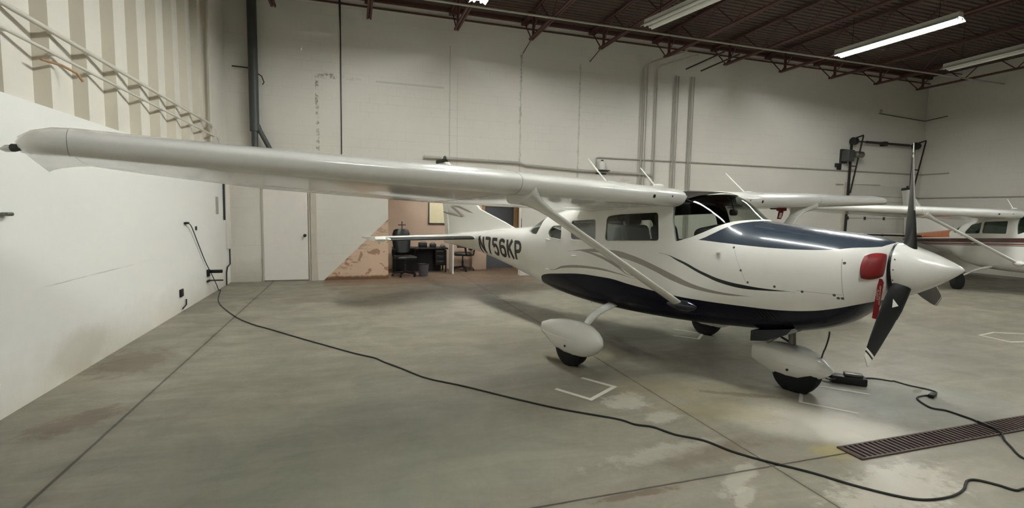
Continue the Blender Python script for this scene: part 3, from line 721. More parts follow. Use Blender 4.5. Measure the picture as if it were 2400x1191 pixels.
# ------------------------------------------------------------------ room materials
YB, XL, XR, ZC, YF = 12.15, -2.60, 18.65, 6.44, -9.0
def floor_material():
    n = NT('worn_concrete'); vec, x, y, z = n.coords()
    big = n.noise(vec, .45, 4, .6, .6); mid = n.noise(vec, 1.7, 5, .6, 1.0); fine = n.noise(vec, 22, 5, .65)
    strk = n.noise(n.scalev(vec, .5, 2.4, 1), 1.6, 4, .6, .8)
    col = n.mix(n.rng(big, .3, .7), lin((128, 121, 107)), lin((150, 143, 127)))
    col = n.mix(n.mul(n.rng(mid, .42, .72), .65), col, lin((117, 118, 104)))
    col = n.mix(n.mul(n.rng(strk, .5, .8), .5), col, lin((168, 160, 144)))
    col = n.mix(n.mul(n.rng(strk, .5, .25), .38), col, lin((106, 98, 86)))
    col = n.mix(n.mul(n.rng(fine, .35, .75), .22), col, lin((92, 86, 76)))
    wob = n.math('MULTIPLY', n.math('SUBTRACT', n.noise(vec, 1.6, 5, .65), .5), 1.1)
    wob2 = n.math('MULTIPLY', n.math('SUBTRACT', n.noise(vec, 6.0, 7, .75), .5), 3.4)
    W = lin((188, 182, 168)); Yl = lin((150, 138, 98)); D = lin((84, 72, 56)); Br = lin((98, 76, 58)); G = lin((120, 124, 111))
    for cx, cy, rx, ry, rot, c, a, w in (
        (2.30, 3.75, .22, .14, .4, W, .6, wob2), (2.42, 3.38, .16, .10, .2, W, .5, wob2), (2.05, 2.85, .45, .10, .1, W, .35, wob2),
        (3.55, 2.95, .62, .34, -.55, W, .75, wob), (2.35, 2.45, .30, .06, .5, W, .5, wob2), (3.15, 2.05, .55, .20, .2, W, .6, wob2), (2.2, 2.25, .14, .04, .6, W, .5, wob2),
        (3.0, 3.35, .45, .22, -.4, Yl, .4, wob2), (2.95, 3.9, .6, .25, -.3, Yl, .3, wob2), (2.6, 5.2, .6, .3, .2, Yl, .35, wob2), (3.25, 2.52, .14, .10, 0, Yl, .8, wob2),
        (3.45, 3.62, .34, .045, -.5, D, .6, wob2), (-2.25, 6.1, .30, .45, .1, Br, .55, wob2), (-2.05, 4.5, .30, .16, .9, Br, .55, wob2), (-.95, 9.6, .5, .3, 0, Br, .3, wob2),
        (2.35, 2.75, .45, .10, .1, Br, .4, wob2), (4.6, 5.9, 1.6, .8, -.3, G, .45, wob), (4.9, 3.1, .8, .5, -.4, lin((140, 140, 130)), .5, wob),
        (2.2, 10.6, 2.6, 1.1, .1, Br, .40, wob), (5.2, 3.25, .10, .03, .3, D, .6, wob2), (1.6, 2.45, .25, .03, 0, Br, .7, wob2), (.05, 3.4, 1.3, .9, 0, G, .35, wob)):
        col = n.mix(n.mul(blob(n, x, y, cx, cy, rx, ry, rot, w), a), col, c)
    # brown painted apron in front of the alcove
    edge = n.math('MULTIPLY', n.math('SUBTRACT', n.noise(vec, 3, 4), .5), .35)
    ap = n.mul(n.gt(n.math('ADD', y, edge), 11.15), n.gt(n.math('ADD', x, edge), -.66), n.lt(x, 5.2))
    col = n.mix(n.mul(ap, n.rng(n.noise(vec, 4, 5, .7), .25, .7, .55, .95)), col, lin((118, 92, 72)))
    wj = n.math('MULTIPLY', n.math('SUBTRACT', n.noise(vec, 6, 3), .5), .012)
    jt = None; rim = None
    for ax, c, h in ((x, -1.738, .014), (x, 2.652, .008), (y, 2.49, .010), (y, -1.9, .01)):
        d = n.math('ABSOLUTE', n.math('SUBTRACT', n.math('ADD', ax, wj), c))
        m = n.rng(d, h * .6, h, 1, 0); k = n.rng(d, h, h * 5, 1, 0)
        if ax is y and c > 0: m = n.mul(m, n.lt(x, 3.32)); k = n.mul(k, n.lt(x, 3.32))
        jt = m if jt is None else n.math('MAXIMUM', jt, m); rim = k if rim is None else n.math('MAXIMUM', rim, k)
    col = n.mix(n.mul(rim, n.rng(mid, .3, .7), .4), col, lin((92, 82, 66)))
    col = n.mix(n.mul(jt, .85), col, lin((54, 48, 40)))
    h = n.math('SUBTRACT', n.math('ADD', n.mul(fine, .3), n.mul(mid, .5)), n.mul(jt, 2.0))
    return n.pbr(col, n.rng(mid, .3, .7, .42, .62), 0, 0, n.bump(h, .12, .01), .45)

def block_wall(name, rgb, feature):
    n = NT(name); vec, x, y, z = n.coords()
    c = lin(rgb)
    big = n.noise(vec, .6, 4); col = n.mix(big, tuple(v * .93 for v in c[:3]), tuple(min(1, v * 1.03) for v in c[:3]))
    bv = n.n('ShaderNodeCombineXYZ'); n.put(bv.inputs[0], n.math('ADD', x, y)); n.put(bv.inputs[1], z)
    bt = n.n('ShaderNodeTexBrick'); n.put(bt.inputs['Vector'], bv.outputs[0]); bt.inputs['Scale'].default_value = 1.0
    bt.inputs['Brick Width'].default_value = .41; bt.inputs['Row Height'].default_value = .205; bt.inputs['Mortar Size'].default_value = .006; bt.inputs['Mortar Smooth'].default_value = .4
    joint = bt.outputs['Fac']; rel = n.noise(n.scalev(vec, .5, .5, 3), 1.2, 4, .65)
    col = n.mix(n.mul(joint, n.rng(rel, .42, .75), .40), col, tuple(v * .5 for v in c[:3]))
    if feature:
        wob = n.math('MULTIPLY', n.math('SUBTRACT', n.noise(vec, 7, 5, .7), .5), .10)
        sp = n.rng(n.noise(vec, 9, 5, .75), .48, .62)
        def vl(cx, w, z0, z1, a, rgb_, speck=None):
            m = n.mul(n.rng(n.math('ABSOLUTE', n.math('SUBTRACT', n.math('ADD', x, n.mul(wob, .25)), cx)), w * .5, w, 1, 0), n.gt(z, z0), n.lt(z, z1), a)
            return (n.mul(m, speck) if speck is not None else m), lin(rgb_)
        for m, q in (vl(-.77, .05, 2.6, 4.6, .8, (110, 100, 84), sp), vl(2.23, .02, 2.6, 5.6, .35, (120, 118, 108)), vl(2.42, .015, 2.6, 5.0, .2, (130, 126, 112)),
                     vl(4.04, .045, 2.6, 5.6, .6, (116, 112, 100), sp), vl(4.04, .018, 2.6, 5.6, .35, (120, 118, 108)), vl(5.67, .02, 2.6, 5.55, .35, (128, 126, 116)), vl(5.67, .05, 2.6, 5.5, .3, (120, 116, 104), sp)):
            col = n.mix(m, col, q)
        for cx, cz, rx, rz, a in ((-.52, 4.62, .28, .06, .75), (.02, 4.60, .14, .03, .5), (7.1, 2.55, .16, .10, .35)):
            col = n.mix(n.mul(blob(n, x, z, cx, cz, rx, rz, .05, n.mul(wob, 9)), sp, a), col, lin((110, 98, 80)))
        hz = n.mul(n.rng(n.math('ABSOLUTE', n.math('SUBTRACT', z, 4.60)), .01, .03, 1, 0), n.gt(x, .5), n.lt(x, 2.1), .3)
        col = n.mix(hz, col, lin((130, 126, 114)))
        # unpainted tan triangle where a staircase once stood
        dg = n.math('SUBTRACT', z, n.mul(n.math('ADD', x, .68), .985))
        tri = n.mul(n.lt(dg, 0), n.gt(x, -.72), n.lt(x, .80))
        tan = n.mix(n.noise(vec, 2.5, 4), lin((200, 172, 146)), lin((220, 192, 166)))
        tan = n.mix(n.rng(n.noise(n.scalev(vec, 1, 1, 1.3), 4.2, 2, .5, .8), .59, .62), tan, lin((164, 130, 106)))
        tan = n.mix(n.mul(n.rng(dg, -.5, .0), n.rng(n.noise(n.scalev(vec, 1, 1, 5), 3, 4, .7), .52, .6), .6), tan, lin((120, 88, 66)))
        tan = n.mix(n.rng(n.math('ADD', z, wob), .10, .06), tan, lin((124, 92, 68)))
        col = n.mix(tri, col, tan)
        col = n.mix(n.mul(n.rng(n.math('ADD', z, n.mul(wob, 3)), .55, .02), n.lt(x, -.8), .35), col, lin((128, 122, 96)))
    return n.pbr(col, .62, 0, 0, n.bump(n.math('SUBTRACT', n.mul(n.noise(vec, 40, 3), .2), joint), .12, .006), .3)

def left_wall_material():
    n = NT('smooth_white_wall'); vec, x, y, z = n.coords()
    c = n.mix(n.noise(vec, .8, 4), lin((240, 239, 231)), lin((246, 245, 238)))
    wob = n.math('MULTIPLY', n.math('SUBTRACT', n.noise(vec, 3, 5, .65), .5), .5)
    c = n.mix(n.mul(n.rng(n.math('ADD', z, wob), .5, .0), .45), c, lin((196, 186, 160)))
    c = n.mix(n.mul(blob(n, y, z, 5.9, .20, .5, .22, 0, n.mul(wob, 1.4)), .28), c, lin((170, 158, 124)))
    ln = n.mul(n.rng(n.math('ABSOLUTE', n.math('SUBTRACT', z, n.math('ADD', .93, n.mul(wob, .03)))), .003, .008, 1, 0), n.rng(n.noise(n.scalev(vec, 1, .5, 0), 2.0, 3), .45, .6), n.lt(y, 8.4), .5)
    c = n.mix(ln, c, lin((170, 165, 150)))
    return n.pbr(c, .55, 0, 0, n.bump(n.noise(vec, 30, 3), .05, .006), .35)

M['floor'] = floor_material()
M['block'] = block_wall('painted_block_wall', (222, 217, 205), True)
M['block_plain'] = block_wall('painted_block_wall_plain', (218, 213, 201), False)
M['leftwall'] = left_wall_material()
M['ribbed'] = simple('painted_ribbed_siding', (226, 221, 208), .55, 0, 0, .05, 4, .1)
M['deck'] = simple('dark_brown_roof_deck', (82, 66, 57), .7, .0, 0, .3, 4)
M['door_white'] = simple('white_door_paint', (232, 226, 216), .45, 0, 0, .04)
M['trim_grey'] = simple('greyish_trim_paint', (196, 188, 172), .6, 0, 0, .12, 8)
M['rust'] = simple('rusty_steel_grate', (88, 72, 66), .6, .5, 0, .35, 14, .3)
M['front_grey'] = simple('grey_hangar_front', (74, 74, 72), .6)
M['ribbed_darker'] = simple('darker_ribbed_siding', (196, 188, 168), .6, 0, 0, .06, 4, .1)  # darker tone for the short return face of each rib
M['panel_grey'] = simple('off_white_door_panel', (206, 202, 190), .5, 0, 0, .06)

# ------------------------------------------------------------------ shell
def bxs(name, mat, *B, parent=None, smooth=False):
    s = MB()
    for b in B: s.box(((b[0] + b[1]) / 2, (b[2] + b[3]) / 2, (b[4] + b[5]) / 2), (b[1] - b[0], b[3] - b[2], b[5] - b[4]))
    return s.build(name, mat, parent, smooth)
struct(bxs('floor', M['floor'], (XL - .3, XR + .2, YF - .2, 14.3, -.12, 0)))
struct(bxs('wall_back', M['block'], (XL - .3, .77, YB, YB + .2, 0, ZC), (.77, 4.12, YB, YB + .2, 2.32, ZC), (4.12, XR + .2, YB, YB + .2, 0, ZC)))
struct(bxs('wall_right', M['block_plain'], (XR, XR + .2, YF, YB, 0, ZC)))
struct(bxs('wall_front', M['front_grey'], (XL - .3, XR + .2, YF - .2, YF, 0, ZC)))
s = MB(); s.box((XL - .15, (YF + YB) / 2, 1.26), (.30, YB - YF, 2.52)); struct(s.build('wall_left', M['leftwall'], None, False))
# ribbed upper part of the left wall
s = MB(); pts = [(XL, YB)]; y = 10.94; pts += [(XL, y), (XL - .10, y - .07)]
ridges = [10.28 - .662 * k for k in range(0, 30)]
for r in ridges:
    pts += [(XL, r), (XL - .10, r - .068)]
pts += [(XL, YF)]
pts = [pts[0]] + sorted(pts[1:], key=lambda p: -p[1])
s.loft([[(p[0], p[1], 2.5) for p in pts] + [(XL - .3, YF, 2.5), (XL - .3, YB, 2.5)], [(p[0], p[1], ZC) for p in pts] + [(XL - .3, YF, ZC), (XL - .3, YB, ZC)]])
n_ = len(pts) + 2
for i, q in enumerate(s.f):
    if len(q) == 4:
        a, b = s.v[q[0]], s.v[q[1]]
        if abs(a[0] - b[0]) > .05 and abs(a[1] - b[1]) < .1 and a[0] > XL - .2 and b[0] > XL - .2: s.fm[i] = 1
struct(s.build('wall_left', [M['ribbed'], M['ribbed_darker']], None, False))
# corrugated roof deck, ribs across the joists
s = MB(); prof = []
y = YF
while y < YB + .15:
    prof += [(y, ZC), (y + .085, ZC), (y + .10, ZC + .04), (y + .135, ZC + .04)]; y += .15
s.loft([[(XL - .3, a, b) for a, b in prof] + [(XL - .3, prof[-1][0], ZC + .15), (XL - .3, YF, ZC + .15)], [(XR + .2, a, b) for a, b in prof] + [(XR + .2, prof[-1][0], ZC + .15), (XR + .2, YF, ZC + .15)]])
struct(s.build('ceiling', M['deck'], None, False))
# alcove behind the opening
struct(bxs('wall_alcove', M['tan_wall'], (.45, 3.60, 13.95, 14.1, 0, 2.5), (3.60, 4.5, 13.95, 14.1, 1.80, 2.5), (4.5, 5.1, 13.95, 14.1, 0, 2.5), (.45, .60, YB + .2, 13.95, 0, 2.5), (4.95, 5.1, YB + .2, 13.95, 0, 2.5)))
struct(bxs('ceiling', M['block_plain'], (.45, 5.1, YB + .2, 14.1, 2.5, 2.6)))
struct(bxs('door_2', M['grey_door'], (3.62, 4.48, 13.97, 14.02, 0, 1.79)))
struct(bxs('trim_2', M['wood'], (4.50, 4.60, 13.92, 13.95, 0, 1.86), (4.62, 4.73, 13.92, 13.95, 0, 1.9), (3.52, 3.61, 13.92, 13.95, 0, 1.86), (3.52, 4.6, 13.92, 13.95, 1.80, 1.88)))
# white door beside the left wall
d = struct(bxs('door_1', M['door_white'], (-1.92, -1.005, YB - .035, YB - .003, .03, 2.06)))
s = MB(); s.lathe([(0, .03), (.02, .03), (.025, .013), (.05, .013), (.055, .028), (.08, .034), (.095, .02)], (-1.065, YB - .035, 1.04), (0, -1, 0), 16); s.build('knob', M['dark_steel'], d)
for hz in (.5, 1.05, 1.75):
    s = MB(); s.box((-1.935, YB - .03, hz), (.022, .03, .11)); s.build('hinge', M['trim_grey'], d, False)
struct(bxs('trim_1', M['trim_grey'], (-.99, -.955, YB - .045, YB - .001, 0, 2.3), (-.945, -.825, YB - .06, YB - .001, 0, 2.3), (-1.95, -1.925, YB - .03, YB - .001, 0, 2.1), (-1.95, -.99, YB - .03, YB - .001, 2.07, 2.12)))
# dark ledger angles at the top of the back wall
struct(bxs('trim_3', M['joist'], (XL, XR, YB - .05, YB - .001, 6.21, 6.235), (XL, XR, YB - .10, YB - .001, 6.36, 6.43)))

# ------------------------------------------------------------------ steel joists
def joist(x, label, tie=False):
    t = thing('roof_joist', label, 'joist', (x, 0, 0), 0, 'steel roof joists')
    s = MB()
    for q in (-.032, .032): s.box((q, (11.62 + YF) / 2, 5.80), (.042, 11.62 - YF, .045))
    s.build('bottom_chord', M['joist'], t, False)
    s = MB()
    for q in (-.032, .032): s.box((q, (YB - .02 + YF) / 2, 6.375), (.045, YB - .02 - YF, .045))
    s.build('top_chord', M['joist'], t, False)
    s = MB(); P = [(0, YB - .06, 6.34), (0, 11.58, 5.80)]; y = 11.58; up = True
    while y > YF + .8:
        y -= .62; P.append((0, y, 6.36 if up else 5.80)); up = not up
    for a, b in zip(P, P[1:]): s.tube([a, b], .015, 6)
    s.build('web', M['joist'], t)
    s = MB(); s.box((0, 11.45, 6.08), (.05, .05, .52)); s.build('end_post', M['joist'], t, False)
    s = MB(); s.box((0, YB - .09, 6.32), (.16, .16, .06)); s.build('bearing_seat', M['joist'], t, False)
    if tie:
        s = MB(); s.tube([(0, 11.6, 5.79), (-.02, YB - .01, 5.62)], .011, 6); s.build('tie_rod', M['joist'], t)
ordn = ['leftmost', 'second', 'third', 'fourth', 'fifth', 'sixth', 'seventh', 'eighth', 'ninth', 'tenth', 'rightmost']
for i, x in enumerate((-1.55, .345, 2.27, 4.09, 5.95, 7.85, 9.77, 11.70, 13.57, 15.42, 17.28)):
    e = {0: 'leftmost', 10: 'rightmost'}.get(i)
    joist(x, f'dark red open-web steel roof joist, {e} in the row' if e else f'dark red open-web steel roof joist, {ordn[i]} from the left', i in (3, 4))
s = MB(); s.tube([(XL + .02, 10.07, 5.745), (XR - .02, 10.07, 5.745)], .022, 8); tag(s.build('ceiling_conduit', M['pipe_grey']), 'long light grey conduit strapped under the roof joists', 'pipe')
for y, z, lb in ((11.2, 6.31, 'dark bridging rod through the joists close to the back wall'), (5.3, 6.0, 'dark bridging rod crossing the joists above the propeller'), (4.9, 5.85, 'dark lower bridging rod crossing the joists near the bright light')):
    s = MB(); s.tube([(XL + .02, y, z), (XR - .02, y, z)], .014, 6); tag(s.build('bridging_rod', M['joist']), lb, 'rod', 'bridging rods')
for x0, lb in ((8.62, 'black hanger rod at the joist end above the left wall pipes'), (9.10, 'black hanger rod at the joist end above the right wall pipes')):
    s = MB(); s.tube([(x0, 11.75, 5.60), (x0 + .25, 10.6, 5.745)], .02, 6); tag(s.build('hanger_rod', M['dark_steel']), lb, 'rod', 'hanger rods')

# ------------------------------------------------------------------ strip lights
def strip_light(x, y, rz, lit, label, z=5.40, tm=None, up=1.02):
    t = thing('fluorescent_light', label, 'ceiling light', (x, y, z), rz, 'strip lights under the roof')
    s = MB(); L = 1.22
    P = [(-.16, .0), (-.155, -.006), (-.06, .055), (.06, .055), (.155, -.006), (.16, .0), (.07, .075), (.055, .15), (-.055, .15), (-.07, .075)]
    s.loft([[(a, -L, b) for a, b in P], [(a, L, b) for a, b in P]]); s.build('reflector', M['lamp_white'], t, False)
    for q in (-.065, .065):
        s = MB(); s.tube([(q, -L + .05, .022), (q, L - .05, .022)], .019, 10); s.build('tube', tm or (M['tube_lit'] if lit else M['tube_off']), t)
    s = MB()
    for q in (-L + .03, 0, L - .03):
        for p in (-.065, .065): s.box((p, q, .03), (.03, .03, .05))
    s.build('lamp_holder', M['lamp_white'], t, False)
    s = MB()
    for q in (-.85, .85): s.tube([(0, q, .15), (0, q, up)], .006, 5)
    s.build('hanger', M['dark_steel'], t)
strip_light(10.82, 7.86, .05, True, 'lit strip light glowing at the upper right')
strip_light(2.15, 7.86, 0, True, 'lit strip light cut off by the top edge near the middle')
strip_light(5.88, 7.84, .20, False, 'unlit white strip light left of the glowing one')
strip_light(14.13, 7.70, -.04, False, 'unlit white strip light right of the glowing one')
for x, y, q in LIT_OFF:
    strip_light(x, y, 0, True, 'lit strip light hanging outside the view', 5.40, M[q])

strip_light(2.6, 12.95, PI / 2, True, 'unseen strip light added to brighten the alcove', 2.28, M['tube_fill'], .22)  # unseen lamp, added to brighten the alcove

# ------------------------------------------------------------------ pipes and conduits on the walls
def pipe(name, label, path, r, mat, cat='pipe', group=None, n=8, parent=None):
    s = MB(); s.tube(path, r, n); o = s.build(name, mat, parent)
    return tag(o, label, cat, group) if parent is None else o
G = 'vertical conduits on the back wall'
TH = .74
for x, r, z0, z1, lb in ((7.53, .032, .0, 5.6, 'leftmost painted conduit of the row on the back wall'), (7.655, .022, .0, 5.68, 'thin painted conduit second from the left on the back wall'), (7.96, .03, 0, 5.6, 'single painted conduit third from the left on the back wall'),
                     (8.56, .03, 0, 5.5, 'painted conduit fourth from the left, left of its pair'), (8.655, .022, 0, 5.5, 'painted conduit fifth from the left, right of its pair'), (9.08, .03, 0, 5.52, 'painted conduit sixth from the left, left of its pair'), (9.17, .02, 0, 5.52, 'rightmost thin painted conduit of the row on the back wall')):
    P = [(x, YB - .05, z0), (x, YB - .05, z1)]
    if x < 8: P += [(x + .06, YB - .12, z1 + .10), (x + .45, 11.0, z1 + .14)]
    pipe('wall_conduit', lb, P, r * TH, M['pipe_grey'], 'pipe', G)
pipe('wall_conduit', 'thick dark-shadowed conduit running along the back wall behind the wing', [(1.6, YB - .06, 2.93), (4.0, YB - .06, 2.90), (4.15, YB - .06, 2.85), (5.6, YB - .06, 2.78), (7.5, YB - .06, 2.76), (7.88, YB - .06, 2.74), (7.96, YB - .06, 2.66)], .035, M['pipe_grey'], 'pipe', 'horizontal conduits')
pipe('wall_conduit', 'thin conduit running along the back wall past the roll-up door to the right wall', [(6.18, YB - .04, 2.85), (6.18, YB - .04, 3.13), (6.24, YB - .04, 3.15), (18.55, YB - .04, 3.18), (XR - .04, YB - .1, 3.18), (XR - .04, 11.3, 3.18)], .016, M['pipe_grey'], 'pipe', 'horizontal conduits')
pipe('wall_conduit', 'low thin conduit turning the corner onto the right wall', [(16.5, YB - .04, 2.38), (18.55, YB - .04, 2.38), (XR - .04, YB - .1, 2.38), (XR - .04, 4.0, 2.36)], .018, M['pipe_grey'], 'pipe', 'horizontal conduits')
pipe('wall_cable', 'dark green cable strung across the upper right corner', [(16.4, YB - .02, 5.08), (17.6, YB - .03, 5.02), (18.5, YB - .03, 4.98), (XR - .02, YB - .05, 5.0), (XR - .02, 11.5, 5.05)], .014, M['green_cord'], 'cable')
s = MB(); s.lathe([(0, .05), (.03, .05), (.04, .03)], (16.5, YB, 5.17), (0, -1, 0), 14); tag(s.build('wall_sensor', M['pipe_grey']), 'small round grey sensor above the green cable', 'sensor')
pipe('wall_conduit', 'thin dark vertical conduit right of the grey downpipe', [(-.26, YB - .02, 2.9), (-.26, YB - .02, 5.6), (-.27, YB - .03, 6.3)], [.010, .012, .022], M['dark_steel'], 'pipe')
t = thing('drain_pipe', 'thick dark grey downpipe near the left corner of the back wall', 'pipe', (-2.02, 11.98, 0))
s = MB(); s.tube([(0, 0, 3.28), (0, 0, ZC - .02)], .095, 20); s.build('pipe', M['pipe_dark'], t)
s = MB(); s.tube([(0, 0, 2.35), (0, 0, 3.30)], .066, 16); s.tube([(0, .05, 2.35), (0, .16, 2.35)], .066, 16); s.build('lower_pipe', M['pipe_dark'], t)
s = MB(); s.tube([(.06, 0, 3.42), (.10, 0, 3.30), (.30, 0, 2.9), (.42, 0, 2.70)], .05, 12); s.build('branch', M['pipe_dark'], t)
s = MB(); s.tube([(-.42, .10, 4.63), (0, .02, 4.60)], .014, 6); s.build('bracket', M['dark_steel'], t); s = MB(); s.tube([(.08, 0, 4.5), (.16, .02, 4.45), (.20, .03, 4.33), (.17, .03, 4.28)], .012, 6); s.build('hook', M['dark_steel'], t)
# two rails along the ribbed wall
def rail(z, r, label, yend):
    t = thing('wall_rail', label, 'pipe', (XL + .045, 0, z), 0, 'rails along the ribbed wall')
    s = MB(); s.tube([(0, -6, -.02), (0, 5.0, 0), (0, yend - .1, .01), (0, yend, -.03), (0, yend + .02, -.16)], r, 10); s.build('pipe', M['pipe_white'], t)
    for q in ridges:
        if q > 3.0: s = MB(); s.box((-.02, q - .02, 0), (.05, .03, .028)); s.build('clip', M['pipe_white'], t, False)
rail(3.19, .022, 'upper white rail along the ribbed left wall', 10.85); rail(3.0, .015, 'lower white rail along the ribbed left wall', 11.3)
pipe('wall_hook', 'short rusty rod hooked over the lower rail at left', [(XL + .04, 5.42, 2.90), (XL + .05, 5.72, 2.93), (XL + .10, 5.86, 2.90), (XL + .12, 5.92, 2.84)], .012, M['wood'], 'hook')
pipe('wall_conduit', 'white vertical conduit at the end of the ribbed siding', [(XL + .02, 10.86, 2.9), (XL + .02, 10.86, ZC - .05)], .022, M['pipe_white'], 'pipe')
s = MB(); s.box((XL + .028, 11.05, 2.98), (.06, .16, .34), bev=.01); s.tube([(XL + .04, 11.08, 2.82), (XL + .05, 11.5, 2.86), (XL + .04, 11.9, 2.74)], .014, 6); tag(s.build('junction_box', M['pipe_white']), 'white junction box with a cable at the end of the rails', 'box')
# left wall fittings
def wbox(name, label, y, z, dy, dz, dx, mat, cat='box', group=None):
    s = MB(); s.box((XL + dx / 2, y, z), (dx, dy, dz), bev=min(.012, dx * .3)); return tag(s.build(name, mat), label, cat, group)
wbox('outlet_plug', 'small black plug on the white left wall at the top of the hanging cord', 9.20, 1.385, .13, .035, .05, M['black'], 'plug')
wbox('wall_switch', 'tiny dark switch right of the plug on the left wall', 9.75, 1.28, .05, .07, .02, M['dark_steel'], 'switch')
wbox('outlet_box', 'black outlet box low on the left wall', 8.87, .30, .14, .12, .025, M['black'], 'outlet')
pipe('loose_wire', 'short black wire end below the outlet box', [(XL + .02, 8.88, .05), (XL + .02, 9.0, .075), (XL + .02, 9.05, .08), (XL + .02, 9.06, .17)], .010, M['black'], 'wire')
s = MB(); s.box((XL + .12, 10.42, .45), (.24, .05, .06), bev=.01); s.box((XL + .02, 10.36, .43), (.04, .10, .13), bev=.01); tag(s.build('wall_bracket', M['black']), 'black bracket with a thick arm low on the left wall', 'bracket', 'brackets on the left wall')
s = MB(); s.box((XL + .13, 10.36, .29), (.26, .03, .025), bev=.006); s.box((XL + .02, 10.36, .28), (.04, .16, .03), bev=.006); tag(s.build('wall_bracket', M['dark_steel']), 'thin dark bracket below the thick one on the left wall', 'bracket', 'brackets on the left wall')
wbox('switch_plate', 'narrow grey raceway on the left wall near the corner', 11.15, 1.68, .09, .34, .03, M['pipe_grey'], 'box')
pipe('wall_conduit', 'dark rod standing in for the shaded slit at the far end of the left wall', [(XL + .025, 11.66, 1.38), (XL + .025, 11.70, 2.45)], .02, M['dark_steel'], 'pipe')  # dark rod drawn in place of a shaded slit
wbox('cable_duct', 'white vertical cable duct in the left corner', 11.93, 1.62, .20, 1.7, .06, M['door_white'], 'box')
pipe('corner_cable', 'black cable looping down the left corner of the room', [(XL + .03, 12.0, .75), (XL + .03, 12.0, .42), (XL + .03, 11.75, .38), (XL + .04, 11.62, .28), (XL + .04, 11.60, .02)], .014, M['black'], 'cable')
wbox('wall_hook', 'small grey peg at the left edge of the wall', 4.86, 1.575, .08, .03, .06, M['steel'], 'hook')

# bottle on a bracket
t = thing('jug', 'white jug with a dark cap on the wall bracket', 'jug', (6.34, YB - .10, 2.815))
s = MB(); s.lathe([(0, .07), (.01, .078), (.17, .078), (.21, .055), (.235, .03)], (0, 0, 0), (0, 0, 1), 20); s.build('body', M['white_flat'], t)
s = MB(); s.lathe([(.235, .034), (.27, .034)], (0, 0, 0), (0, 0, 1), 14); s.build('cap', M['dark_steel'], t)
s = MB(); s.box((6.36, YB - .10, 2.805), (.34, .20, .018)); s.box((6.36, YB - .012, 2.76), (.30, .024, .10)); tag(s.build('wall_shelf', M['dark_steel']), 'small dark shelf holding the white jug on the back wall', 'shelf')

# ------------------------------------------------------------------ overhead door in the back wall
d = struct(bxs('door_3', M['panel_grey'], *[(15.25, 18.05, YB - .05, YB - .004, .02 + .545 * k, .02 + .545 * k + .535) for k in range(5)]))
for k in range(1, 5):
    for hx in (15.32, 16.08, 16.95, 17.95):
        s = MB(); s.box((hx, YB - .062, .02 + .545 * k - .005), (.07, .025, .10)); s.build('hinge', M['dark_steel'], d, False)
struct(bxs('trim_4', M['trim_grey'], (15.08, 15.22, YB - .06, YB - .002, 0, 2.8), (18.08, 18.22, YB - .06, YB - .002, 0, 2.8)))
def track(x, label):
    t = thing('door_track', label, 'track', (x, YB - .105, 0), 0, 'roll-up door tracks')
    s = MB(); s.box((0, 0, 2.1), (.055, .05, 4.2)); s.build('upright', M['dark_steel'], t, False)
    s = MB(); s.tube([(.05, -.03, 2.45), (.12, -.28, 4.25)], .025, 6); s.build('sloping_track', M['dark_steel'], t)
    s = MB(); s.tube([(0, 0, 4.16), (.12, -.29, 4.26)], .026, 6); s.build('bracket', M['dark_steel'], t); s = MB(); s.tube([(0, 0, 3.32), (.09, -.13, 3.30)], .02, 6); s.build('bracket', M['dark_steel'], t)
    s = MB(); s.lathe([(-.07, .06), (-.06, .12), (.06, .12), (.07, .06)], (.02, -.06, 4.10), (1, 0, 0), 20); s.build('cable_drum', M['dark_steel'], t)
track(15.20, 'dark steel track with cable drum at the left of the roll-up door'); track(18.02, 'dark steel track with cable drum at the right of the roll-up door')
s = MB(); s.tube([(15.292, YB - .165, 4.10), (17.948, YB - .165, 4.10)], .024, 8); s.tube([(15.75, YB - .165, 4.10), (17.7, YB - .165, 4.10)], .04, 10); s.box((16.65, YB - .08, 4.10), (.14, .16, .14)); tag(s.build('spring_shaft', M['dark_steel']), 'black torsion spring shaft above the roll-up door', 'shaft')
t = thing('door_opener', 'grey motor unit mounted left of the roll-up door', 'motor', (15.0, YB, 3.62))
s = MB(); s.box((-.03, -.20, 0), (.26, .26, .36), bev=.03); s.build('gearbox', M['pipe_dark'], t)
s = MB(); s.lathe([(-.16, .07), (-.14, .10), (.14, .10), (.16, .07)], (.26, -.32, .04), (1, 0, 0), 18); s.build('motor', M['steel'], t)
s = MB(); s.box((-.03, -.04, 0), (.24, .08, .44)); s.build('mount', M['dark_steel'], t, False)
s = MB(); s.box((14.80, YB - .05, 3.28), (.10, .10, .20), bev=.012); tag(s.build('control_box', M['black']), 'small black control box under the door motor', 'box')
s = MB(); s.box((14.705, YB - .04, 3.33), (.09, .08, .12), bev=.012); tag(s.build('push_button', M['dark_steel']), 'tiny grey button box left of the black control box', 'box')
pipe('wall_conduit', 'faint short conduit above the roll-up door panels', [(14.75, YB - .03, 2.73), (16.7, YB - .03, 2.76)], .012, M['pipe_grey'], 'pipe')

# ------------------------------------------------------------------ trench drain
t = thing('trench_drain', 'long rusty grated trench drain in the concrete at lower right', 'drain', (3.32, 2.475, 0))
LN = 6.2
s = MB(); s.box((LN / 2, .088, .006), (LN, .014, .012)); s.box((LN / 2, -.088, .006), (LN, .014, .012)); s.box((.006, 0, .006), (.014, .18, .012)); s.box((LN, 0, .006), (.014, .18, .012)); s.build('frame', M['rust'], t, False)
s = MB(); x = .03
while x < LN: s.box((x, 0, .006), (.020, .164, .010)); x += .0485
s.build('grate', M['rust'], t, False)
s = MB(); s.box((LN / 2, 0, .0012), (LN, .166, .0024)); s.build('trench', M['hole_shade'], t, False)  # thin black sheet standing in for the shaded depth below the grate

